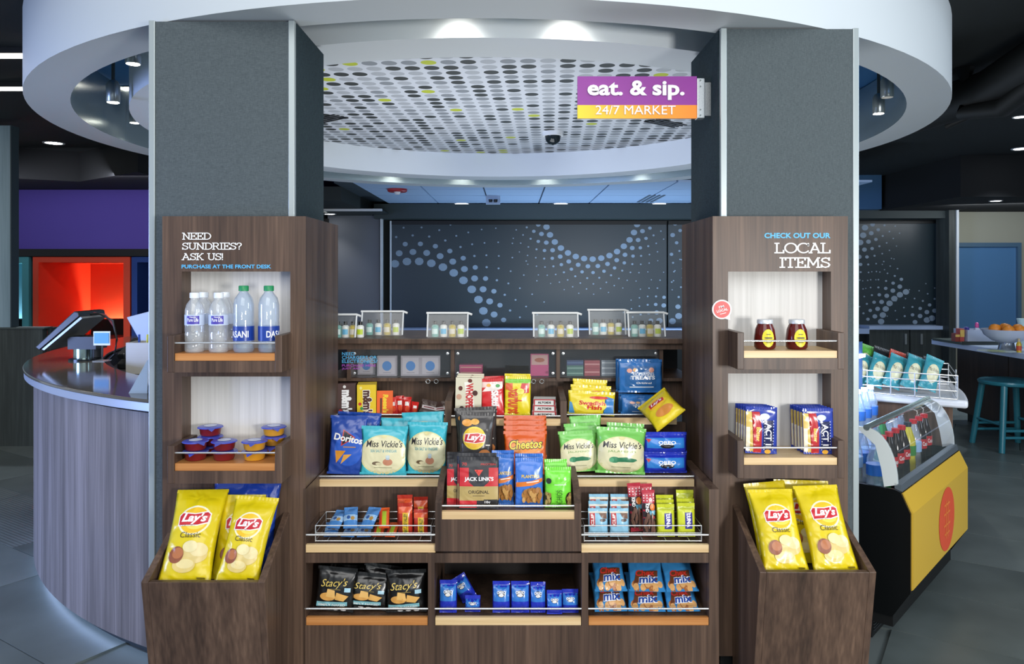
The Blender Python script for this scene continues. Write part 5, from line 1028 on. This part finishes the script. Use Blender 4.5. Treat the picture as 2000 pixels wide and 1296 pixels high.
# ---------------------------------------------------------------- toiletry bags on the counter
zk2 = zk + .0008
TB = [('flask', [(.0125, 0), (.0142, .003), (.0142, .042), (.007, .048)], None), ('flask_cap', [(.0075, .048), (.0075, .061)], M('#101214', .3))]
FL = {'aqua': AQUA, 'white': M('#e8ebe6', .35), 'amber': AMBER, 'cream': M('#eef0ea', .35)}
LBL = {'aqua': '#d5ebe6', 'white': '#58b4dc', 'amber': '#d9d2c0', 'cream': '#b9cf2c'}
ordn = ['first', 'second', 'third', 'fourth', 'fifth', 'sixth']
TBAGS = [(651, 705, 2.90, 612, 'cut off by the sundries display'), (708, 796, 3.02, 606, 'standing behind the end bag near the grey panel'), (836, 922, 2.93, 609, 'standing alone in front of the wide screen'), (1042, 1136, 2.93, 609, 'standing alone nearer the sign column'), (1150, 1228, 3.04, 603, 'standing behind the last pair'), (1226, 1304, 2.94, 608, 'in front at the sign column end')]
for i, (x0, x1, Y, yt, desc) in enumerate(TBAGS):
    X0, X1 = fx(x0, Y), fx(x1 - 8, Y); h = fz(yt, Y) - zk2; D = .034
    if i == 0: X0 = fx(632, Y)
    t = thing('toiletry_bag', 'clear zip toiletry bag with white trim ' + desc, 'toiletry bag', ((X0 + X1) / 2, Y, zk2), 'clear toiletry bags on the counter')
    b = MB(); b.add([(X0, Y - D, zk2), (X1, Y - D, zk2), (X1, Y - .004, zk2 + h - .01), (X0, Y - .004, zk2 + h - .01)], [(0, 1, 2, 3)]); b.add([(X0, Y + D, zk2), (X1, Y + D, zk2), (X1, Y + .004, zk2 + h - .01), (X0, Y + .004, zk2 + h - .01)], [(0, 1, 2, 3)])
    b.build('vinyl', FILM, t, normals=False)
    for xx in (X0, X1):
        MB().tube([(xx, Y - D, zk2 + .003), (xx, Y - .005, zk2 + h - .008)], .0032, 8).build('side_piping', WHITE, t, smooth=60)
        b = MB(); b.add([(xx, Y - D, zk2), (xx, Y + D, zk2), (xx, Y, zk2 + h - .01)], [(0, 1, 2)]); b.build('gusset', FILM, t, normals=False)
    MB().tube([(X0 - .006, Y, zk2 + h - .004), (X1, Y, zk2 + h - .004), (X1 + .016, Y - .004, zk2 + h - .010)], .0045, 8).build('zip', M('#eceeee', .5), t, smooth=60)
    n = 4; 
    for k, kd in enumerate(('aqua', 'white', 'amber', 'cream')):
        px_ = X0 + (X1 - X0) * (.18 + .215 * k) if i else fx(661 + k * 14.5, Y)
        o = bottle('tb_' + kd, px_, Y - .006, zk2 + .001, {'aqua': 'aqua', 'white': 'white blue-labelled', 'amber': 'amber', 'cream': 'white lime-labelled'}[kd] + ' toiletry flask inside the ' + ordn[i] + ' clear bag counted from the grey panel', 'toiletry flasks in the clear bags', [(TB[0][0], TB[0][1], FL[kd]), TB[1]], 'flask', 'toiletry_flask')
        b = MB(); vs = []
        for j in range(7):
            a = R(-48 + 96 * j / 6)
            for zz in (.012, .032): vs.append((.0145 * math.sin(a), -.0145 * math.cos(a), zz))
        b.add(vs, [(2 * j, 2 * j + 2, 2 * j + 3, 2 * j + 1) for j in range(6)]); q = b.build('flask_label', M(LBL[kd], .4), normals=False); q.parent = o
# ---------------------------------------------------------------- behind the acrylic doors
zf = zb + .001; g = 'electronics behind the acrylic doors'
for px, lb in ((757, 'square speaker pack with blue disc nearest the lettering'), (803, 'square speaker pack with blue disc in the middle of its box'), (841, 'square speaker pack with blue disc nearest the divider')):
    pack('speaker_box', px - 19, px + 19, 694, 2.96, zf, lb, 'box', g, name='speaker_pack')
pack('speaker_box', 700, 734, 696, 3.0, zf, 'square speaker pack half hidden behind the lettering', 'box', g, name='speaker_pack')
def stack(kind, x0, x1, Y, hs, names, nm):
    z = zf
    for h, lb in zip(hs, names): pack3(kind if isinstance(kind, str) else kind.pop(0), (fx((x0 + x1) / 2, Y), Y, z), (x1 - x0) * Y / F, h, lb, 'box', g, name=nm); z += round(h, 2) + .0005
stack('pinkbox', 898, 943, 3.0, (.02, .02), ('lower pink box of the flat pair behind the middle door', 'upper pink box of the flat pair behind the middle door'), 'gadget_box')
pack('pinktall', 1036, 1071, 690, 2.97, zf, 'upright pink carton behind the middle door', 'box', g, name='gadget_box')
stack(['greencase', 'greencase', 'bluecase'], 1106, 1138, 2.98, (.02, .02, .02), ('lowest green case behind the third door', 'second green case behind the third door', 'blue case on top of the green cases'), 'gadget_case')
stack('redcase', 1140, 1170, 2.98, (.03, .03), ('lower red case behind the third door', 'upper red case behind the third door'), 'gadget_case')
stack('clearcase', 1173, 1204, 2.98, (.02, .02, .02), ('lowest clear case behind the third door', 'middle clear case behind the third door', 'topmost clear case behind the third door'), 'gadget_case')
stack('clearcase', 1236, 1268, 3.0, (.01, .01), ('lower silver case near the end divider', 'upper silver case near the end divider'), 'gadget_case')
# ---------------------------------------------------------------- candy shelf
g = 'candy on the upper shelf'
pack('mm_brown', 660, 696, 750, 2.842, zDs, 'brown candy box with white m letters', 'box', g, 5, 8)
pack('mm_yellow', 699, 735, 749, 2.843, zDs, 'yellow candy box with brown m letters', 'box', g, 1, 8)
pack('reese', 736, 767, 763, 2.83, zDs, 'orange peanut butter candy pack with yellow lettering', 'box', g, 6, 4)
for k, (x0, x1, yt, lb) in enumerate(((762, 778, 782, 'small red candy pack beside the orange pack'), (774, 790, 778, 'second small red candy pack of the huddle'), (786, 802, 780, 'red and orange candy pack at the end of the huddle'), (801, 815, 790, 'low red candy pack standing apart'))):
    pack('redpack', x0, x1, yt, 2.83 + .01 * (k % 2), zDs, lb, 'packet', g, 8, 6 * (k - 1), 6 * (k - 1.5), k + 1, 'candy_packet')
for k, (x0, x1, yt, lb) in enumerate(((818, 852, 789, 'tilted brown chocolate bar with pale band'), (848, 872, 790, 'brown chocolate bar leaning by the tray side'))):
    pack('choc', x0, x1, yt, 2.84, zDs, lb, 'bar', g, 40, 0, 12 - 20 * k, k + 1, 'chocolate_bar')
for k in range(3): pack('whop', 889 + k * 2, 940 + k * 2, 738 - k * 4, 2.73 + k * .022, zDm, ('front', 'middle', 'rear')[k] + ' cream candy carton with brown malt balls', 'box', g, 4, 0, 1)
for k in range(2): pack('skit', 941 + k * 2, 985 + k * 2, 745 - k * 5, 2.74 + k * .028, zDm, ('front', 'rear')[k] + ' red fruit candy bag with white lettering', 'bag', g, 6, 0, -2, k + 1, 'candy_bag')
for k in range(2): pack('burst', 985 - k * 1, 1036 - k * 1, 740 - k * 5, 2.74 + k * .028, zDm, ('front', 'rear')[k] + ' yellow fruit chew bag with green top', 'bag', g, 6, 0, 1, k + 1, 'candy_bag')
for k in range(3): pack3('tin', (fx(1064, 2.74 + .006 * k), 2.75 + .006 * k, zDm + k * .0205), .088 - .004 * k, .02, ('bottom', 'middle', 'top')[k] + ' mint tin of the red and white stack', 'tin', g, (0, 0, -4), 1, 'mint_tin')
for k in range(3): pack('fish', 1108 + (2 - k) * -0 + k * 4, 1200 - k * 8, 771 - k * 12, 2.815 + k * .024, zDs, ('front', 'middle', 'rear')[k] + ' yellow and blue fish gummy bag', 'bag', g, 7, 0, 3, k + 1, 'candy_bag')
for k in range(2):
    pack('treats', 1212 - k * 5, 1298 - k * 5, 779 - k * 3, 2.83 + k * .03, zDs, ('front', 'rear')[k] + ' blue crispy treat pack of the lower pair', 'packet', g, 3, 0, 2, k + 1, 'treat_packet')
for k in range(2):
    pack3('treats', (fx(1250 - k * 5, 2.85 + k * .02), 2.845 + k * .024, zDs + .083), .165, .115, ('front', 'rear')[k] + ' blue crispy treat pack of the raised pair', 'packet', g, (-2, 0, 0), k + 1, 'treat_packet', .7)
# ---------------------------------------------------------------- chip shelf
g = 'chip bags on the middle shelf'
pack('doritos', 652, 738, 812, 2.645, zCc, 'dark blue tortilla chip bag tucked behind the front one', 'bag', g, 6, 0, 3, 4)
pack('doritos', 638, 712, 818, 2.575, zCc, 'dark blue tortilla chip bag at the end of the shelf', 'bag', g, 8, 0, 2, 1)
pack('vick_teal', 738, 795, 822, 2.655, zCc, 'teal chip bag peeking out behind the front teal bag', 'bag', g, 8, 0, 2, 2)
pack('vick_teal', 786, 870, 811, 2.665, zCc, 'teal chip bag behind the one beside the tray', 'bag', g, 8, 0, -2, 3)
pack('vick_teal', 702, 794, 838, 2.570, zCc, 'teal and cream chip bag next to the dark blue bag', 'bag', g, 8, 0, 1, 1)
pack('vick_teal', 793, 872, 830, 2.585, zCc, 'teal and cream chip bag beside the centre tray', 'bag', g, 8, 0, 1, 5)
pack('lays_dark', 892, 976, 802, 2.630, zCc, 'charcoal chip bag behind the front charcoal bag', 'bag', g, 8, 0, -3, 4)
pack('lays_dark', 892, 962, 812, 2.560, zCc, 'charcoal chip bag with red banner in the centre', 'bag', g, 10, 0, 2, 1)
for k in range(4): pack3('cheetos', (fx(1026, 2.57 + k * .022), 2.56 + k * .026, zCc + .006 + k * .013), .150, .135, ('front', 'second', 'third', 'rear')[k] + ' orange cheese puff bag of the leaning row', 'bag', g, (-16, 0, 0), k + 1, sy=.6)
for k in range(3): pack('vick_green', 1094 + k * 12, 1170 + k * 5, 848 - k * 15, 2.604 + k * .026, zCc, ('front', 'second', 'rear')[k] + ' green chip bag of the row beside the centre tray', 'bag', g, 8, 0, -3, k + 1)
for k in range(2): pack('vick_green', 1162 + k * 20, 1260 - k * 4, 843 - k * 10, 2.575 + k * .06, zCc, ('front', 'rear')[k] + ' green chip bag of the row beside the cookie packs', 'bag', g, 8, 0, 3, k + 4)
for k in range(2): pack3('cookie', (fx(1299, 2.6), 2.60, zCc + k * .068 + .001), .150, .062, ('lower', 'upper')[k] + ' blue cookie pack of the pair at the shelf end', 'packet', g, (-4, 0, 0), k + 1, 'cookie_pack')
pack3('lays_red', (fx(1312, 2.6), 2.605, zCc + .139), .125, .16, 'yellow chip bag tipped over on the cookie packs', 'bag', g, (-66, -38, 0), 2)
# ---------------------------------------------------------------- centre tray
g = 'savoury bags in the centre tray'
for k in range(3):
    pack('jerky', 872 - k * 0, 930 - k * 1, 902 - k * 7, 2.408 + k * .016, zJ, ('front', 'second', 'rear')[k] + ' black and red jerky bag of the outer row', 'bag', g, 6, 0, 0, k + 1, sy=.55)
for k in range(2):
    pack('jerky', 896 - k * 4, 974 - k * 4, 898 - k * 8, 2.374 + k * .015, zJ, ('front', 'rear')[k] + ' black and red jerky bag of the overlapping inner row', 'bag', g, 6, 0, 0, k + 2, sy=.55)
for k in range(2):
    pack('peanuts', 960, 1004, 893 - k * 8, 2.416 + k * .036, zJ, ('front', 'rear')[k] + ' blue peanut bag partly behind the jerky', 'bag', g, 6, 0, 0, k + 1)
    pack('peanuts', 1006, 1061, 900 - k * 9, 2.39 + k * .036, zJ, ('front', 'rear')[k] + ' blue peanut bag beside the green bags', 'bag', g, 6, 0, 0, k + 3)
    pack('pistachio', 1064 - k * 1, 1116 - k * 8, 917 - k * 15, 2.39 + k * .036, zJ, ('front', 'rear')[k] + ' lime green pistachio bag', 'bag', g, 6, 0, 0, k + 1)
# ---------------------------------------------------------------- wire baskets with bars
def wire_basket(label, x0, x1, Yf, Yb, z, h):
    X0, X1 = fx(x0, Yf), fx(x1, Yf); t = thing('wire_basket', label, 'basket', ((X0 + X1) / 2, (Yf + Yb) / 2, z), 'wire baskets on the bar shelf')
    for k, zz in enumerate((.004, h * .55, h)):
        MB().tube([(X0, Yf, z + zz), (X1, Yf, z + zz), (X1, Yb, z + zz * 1.0), (X0, Yb, z + zz * 1.0)], .0016, 6, closed=True).build('wire_ring', CHROME, t, smooth=60)
    for xx, yy in ((X0, Yf), (X1, Yf), (X0, Yb), (X1, Yb)): MB().tube([(xx, yy, z + .002), (xx, yy, z + h)], .0018, 6).build('corner_wire', CHROME, t, smooth=60)
    for k in range(5): MB().tube([(X0 + (X1 - X0) * (k + .5) / 5, Yf, z + .004), (X0 + (X1 - X0) * (k + .5) / 5, Yb, z + .004)], .0014, 6).build('floor_wire', CHROME, t)
wire_basket('low wire basket of blue and orange bars', 616, 842, 2.376, 2.514, zB, .052)
wire_basket('low wire basket of standing energy bars', 1141, 1370, 2.376, 2.514, zB, .052)
g = 'loose bars in the wire baskets'; z = zB + .007
bl = [(650, 2.43, 0, -80, 8), (682, 2.43, 0, -78, -6), (714, 2.43, 0, -80, 8), (654, 2.435, .026, -70, -10), (688, 2.435, .026, -62, 10), (718, 2.435, .026, -62, -12)]
for k, (px, Y, dz, rx, rz) in enumerate(bl): pack3('bar_blue', (fx(px, Y), Y - .03, z + dz), .044, .08, ('blue wrapped bar lying at the basket end', 'blue wrapped bar lying second from the basket end', 'blue wrapped bar lying beside the orange ones', 'pale blue bar on top near the basket end', 'pale blue bar tipped up in the pile middle', 'pale blue bar tipped up beside the orange ones')[k], 'bar', g, (rx, 0, rz), k % 3 + 1)
for k, (px, Y, dz, rx, rz) in enumerate([(741, 2.43, 0, -80, 3), (764, 2.43, 0, -78, -3), (753, 2.435, .026, -62, 8)]): pack3('bar_orange', (fx(px, Y), Y - .03, z + dz), .033, .078, ('orange bar lying next to the blue bars', 'orange bar lying next to the standing bars', 'orange bar on top of the two lying ones')[k], 'bar', g, (rx, 0, rz), k + 1)
for k, (x0, x1, yt, Y, lb) in enumerate(((776, 806, 972, 2.475, 'rear red granola bar beside the orange pile'), (808, 836, 976, 2.475, 'rear red granola bar at the basket end'), (778, 806, 988, 2.42, 'front red granola bar beside the orange pile'), (808, 836, 1000, 2.42, 'front red granola bar at the basket end'))):
    pack('bar_valley', x0, x1, yt, Y, z, lb, 'bar', g, 6, 0, -1, k + 1)
for i, (x0, x1, yt) in enumerate(((1149, 1188, 998), (1191, 1229, 998))):
    for k in range(3): pack('bar_clif', x0 + k * 1, x1 + k * 1 - 1, yt - k * 14, 2.405 + k * .03, z, ('front', 'middle', 'rear')[k] + ' pale blue bar in the row ' + ('beside the centre tray', 'next to the nut bars')[i], 'bar', g, 7, 0, 0, k + 1)
for k, (x0, x1, yt, Y, lb) in enumerate(((1232, 1258, 949, 2.45, 'tall dark nut bar leaning towards the pale blue bars'), (1256, 1281, 962, 2.41, 'tall dark nut bar nearer the yellow bars'), (1246, 1276, 950, 2.482, 'tall dark nut bar hidden behind the other two'))):
    pack('bar_kind', x0, x1, yt, Y, z, lb, 'bar', g, 5, 0, (-4, -1, -1)[k], k + 1)
for i, (x0, x1, yt) in enumerate(((1284, 1318, 990), (1324, 1358, 988))):
    for k in range(3): pack('bar_luna', x0 - k, x1 - k, yt - k * 9 - (8 if (i and k == 2) else 0), 2.405 + k * .03, z, ('front', 'middle', 'rear')[k] + ' yellow green bar in the row ' + ('next to the nut bars', 'at the basket end')[i], 'bar', g, 6, 0, 0, k + 1)
# ---------------------------------------------------------------- lower cubbies
g = 'bags in the lower cubbies'
pack('stacy', 640, 730, 1112, 2.485, zA, 'black pita chip bag leaning in the rear of the first cubby', 'bag', g, 8, 0, 4, 5)
pack('stacy', 700, 775, 1112, 2.435, zA, 'black pita chip bag between the front ones', 'bag', g, 8, 0, 8, 4)
pack('stacy', 612, 690, 1116, 2.385, zA, 'black pita chip bag at the end of the first cubby', 'bag', g, 8, 0, 5, 1)
pack('stacy', 676, 756, 1128, 2.396, zA, 'black pita chip bag in the middle of the first cubby', 'bag', g, 12, 0, 6, 2)
pack('stacy', 754, 834, 1119, 2.385, zA, 'black pita chip bag next to the cookie cubby', 'bag', g, 8, 0, -2, 3)
for k, (x0, x1, yt, Y, lb, ro) in enumerate(((858, 892, 1138, 2.385, 'small blue cookie pack at the cubby end beside the pita chips', 0), (902, 934, 1132, 2.45, 'small blue cookie pack tipped sideways', -32), (908, 938, 1168, 2.39, 'low blue cookie pack in front of the tipped one', 0), (962, 996, 1140, 2.385, 'small blue cookie pack in the cubby middle, first of the standing row', 0), (998, 1034, 1140, 2.385, 'small blue cookie pack, second of the standing row', 0), (1036, 1066, 1142, 2.385, 'small blue cookie pack, third of the standing row', 0), (1068, 1098, 1158, 2.375, 'shorter blue cookie pack, fourth of the standing row', 0), (1098, 1130, 1156, 2.385, 'shorter blue cookie pack at the cubby end beside the trail mix', 0))):
    pack('cookie_small', x0, x1, yt, Y, zA, lb, 'packet', g, 10, 0, ro, k % 3 + 1, 'cookie_pack')
for k, (px, dz, w, rz, lb) in enumerate(((1194, 0, .105, 3, 'blue snack mix bag lying lowest beside the cookie cubby'), (1264, 0, .118, -2, 'blue snack mix bag lying lowest in the cubby middle'), (1336, 0, .105, 2, 'blue snack mix bag lying lowest at the cubby end'),
    (1195, .058, .105, 2, 'blue snack mix bag on top beside the cookie cubby'), (1266, .058, .115, -3, 'blue snack mix bag on top in the cubby middle'), (1336, .058, .105, 3, 'blue snack mix bag on top at the cubby end'))):
    pack3('chex', (fx(px, 2.39), 2.392 + (.012 if dz else 0), zA + dz), w, .135, lb, 'bag', g, (-58, 0, rz), k % 4 + 1, sy=.7)
# ---------------------------------------------------------------- cooler contents and basket on the side counter
def cw(a, b_, z): p = loc2w(a, b_); return p[0], p[1], z
g = 'bottled drinks in the cooler'
def drink(kind, a, b_, z, label):
    liq = {'cola': M('#24110d', .1), 'green': M('#2f8a4a', .15), 'water': PETB, 'yellow': M('#d0c43a', .2), 'clearb': PET}[kind]
    lab = {'cola': '#c01f26', 'green': '#d5e0c8', 'water': '#2f6fc8', 'yellow': '#3f8a3a', 'clearb': '#9fc4ee'}[kind]; capc = {'cola': '#c8242c', 'green': '#c8242c', 'water': '#e8ecf2', 'yellow': '#30343a', 'clearb': '#c8242c'}[kind]
    X, Y, _ = cw(a, b_, z)
    o = bottle('dr_' + kind, X, Y, z, label, g, [('body', [(.027, 0), (.031, .008), (.030, .05), (.028, .07), (.031, .10), (.029, .135), (.018, .17), (.012, .19)], liq), ('label', [(.0315, .075), (.032, .115)], M(lab, .35)), ('cap', [(.0145, .19), (.0145, .207)], M(capc, .35))], 'bottle', 'drink_bottle')
    if kind == 'cola': wrap_text('Coca-Cola', .0323, .087, .105, -48 + math.degrees(TH), 45 + math.degrees(TH), M('#f2f0ee'), o)
kinds = ['water', 'green', 'cola', 'cola', 'cola', 'yellow', 'clearb', 'cola', 'cola']
for i, kd in enumerate(kinds): drink(kd, .07 + i * .085, .14, .502, {'water': 'blue tinted water', 'green': 'green soda', 'cola': 'dark cola', 'yellow': 'yellow juice', 'clearb': 'clear soda'}[kd] + ' bottle, ' + ['first', 'second', 'third', 'fourth', 'fifth', 'sixth', 'seventh', 'eighth', 'ninth'][i] + ' in the front row behind the curved glass')
for i, kd in enumerate(['water', 'clearb', 'water', 'clearb', 'water', 'green', 'water', 'clearb', 'water']): drink(kd, .06 + i * .088, .24, .502, {'water': 'blue tinted water', 'green': 'green soda', 'clearb': 'clear soda'}[kd] + ' bottle, ' + ['first', 'second', 'third', 'fourth', 'fifth', 'sixth', 'seventh', 'eighth', 'ninth'][i] + ' in the middle row of the cooler')
for i in range(9): drink('water', .06 + i * .088, .365, .602, 'clear blue water bottle, ' + ['first', 'second', 'third', 'fourth', 'fifth', 'sixth', 'seventh', 'eighth', 'ninth'][i] + ' on the rear step of the cooler')
ztop = .7535
def cp(r, a): return (CX + r * math.cos(R(a)), CY + r * math.sin(R(a)))
t = thing('chip_basket', 'chrome wire basket of chip bags on the white side counter', 'basket', (*cp(2.3, -27), ztop))
for k, zz in enumerate((.004, .04, .08, .11)):
    ring_ = [cp(r, a) for r, a in ((2.02, -32), (2.49, -32), (2.49, -20), (2.02, -20))]
    MB().tube([(p[0], p[1], ztop + zz) for p in ring_], .003, 6, closed=True).build('wire_ring', CHROME, t, smooth=60)
for r, a in ((2.02, -32), (2.12, -32), (2.22, -32), (2.32, -32), (2.42, -32), (2.49, -32), (2.49, -26), (2.49, -20), (2.02, -20)):
    p = cp(r, a); MB().tube([(*p, ztop + .002), (*p, ztop + .11)], .003, 6).build('upright_wire', CHROME, t, smooth=60)
KIND['mix_a'] = dict(base='#3f9aa8', t=.045, art=[E(0, .5, .7, .3, '#dcd9b4'), TX("Miss Vickie's", -.6, .6, .55, .68, '#26242c', .18, 0)])
KIND['mix_b'] = dict(base='#5fb04a', t=.045, art=[E(0, .5, .7, .3, '#dcd9b4')]); KIND['mix_c'] = dict(base='#b8402c', t=.045, art=[E(0, .5, .7, .25, '#e39a3c')]); KIND['mix_d'] = dict(base='#22252a', t=.045, art=[E(0, .5, .6, .2, '#c9a63a')])
random.seed(5)
for i in range(5):
    p = cp(2.06 + i * .076, -29.5); pack3('mix_a', (p[0], p[1], ztop + .008), .085, .16, ordn[i] + ' teal chip bag along the chrome basket front, counted from the cooler', 'bag', 'chip bags in the chrome basket', (-22, 24, -8), i % 3 + 1)
for i, kd in enumerate(('mix_b', 'mix_d', 'mix_c', 'mix_d', 'mix_d')):
    p = cp(2.06 + i * .076, -25.5); pack3(kd, (p[0], p[1], ztop + .012), .09, .185 - .015 * i, ordn[i] + ' bag in the rear row of the chrome basket, ' + {'mix_b': 'green', 'mix_d': 'black', 'mix_c': 'red'}[kd], 'bag', 'chip bags in the chrome basket', (-15, 20, -8), i % 3 + 1)
relax()
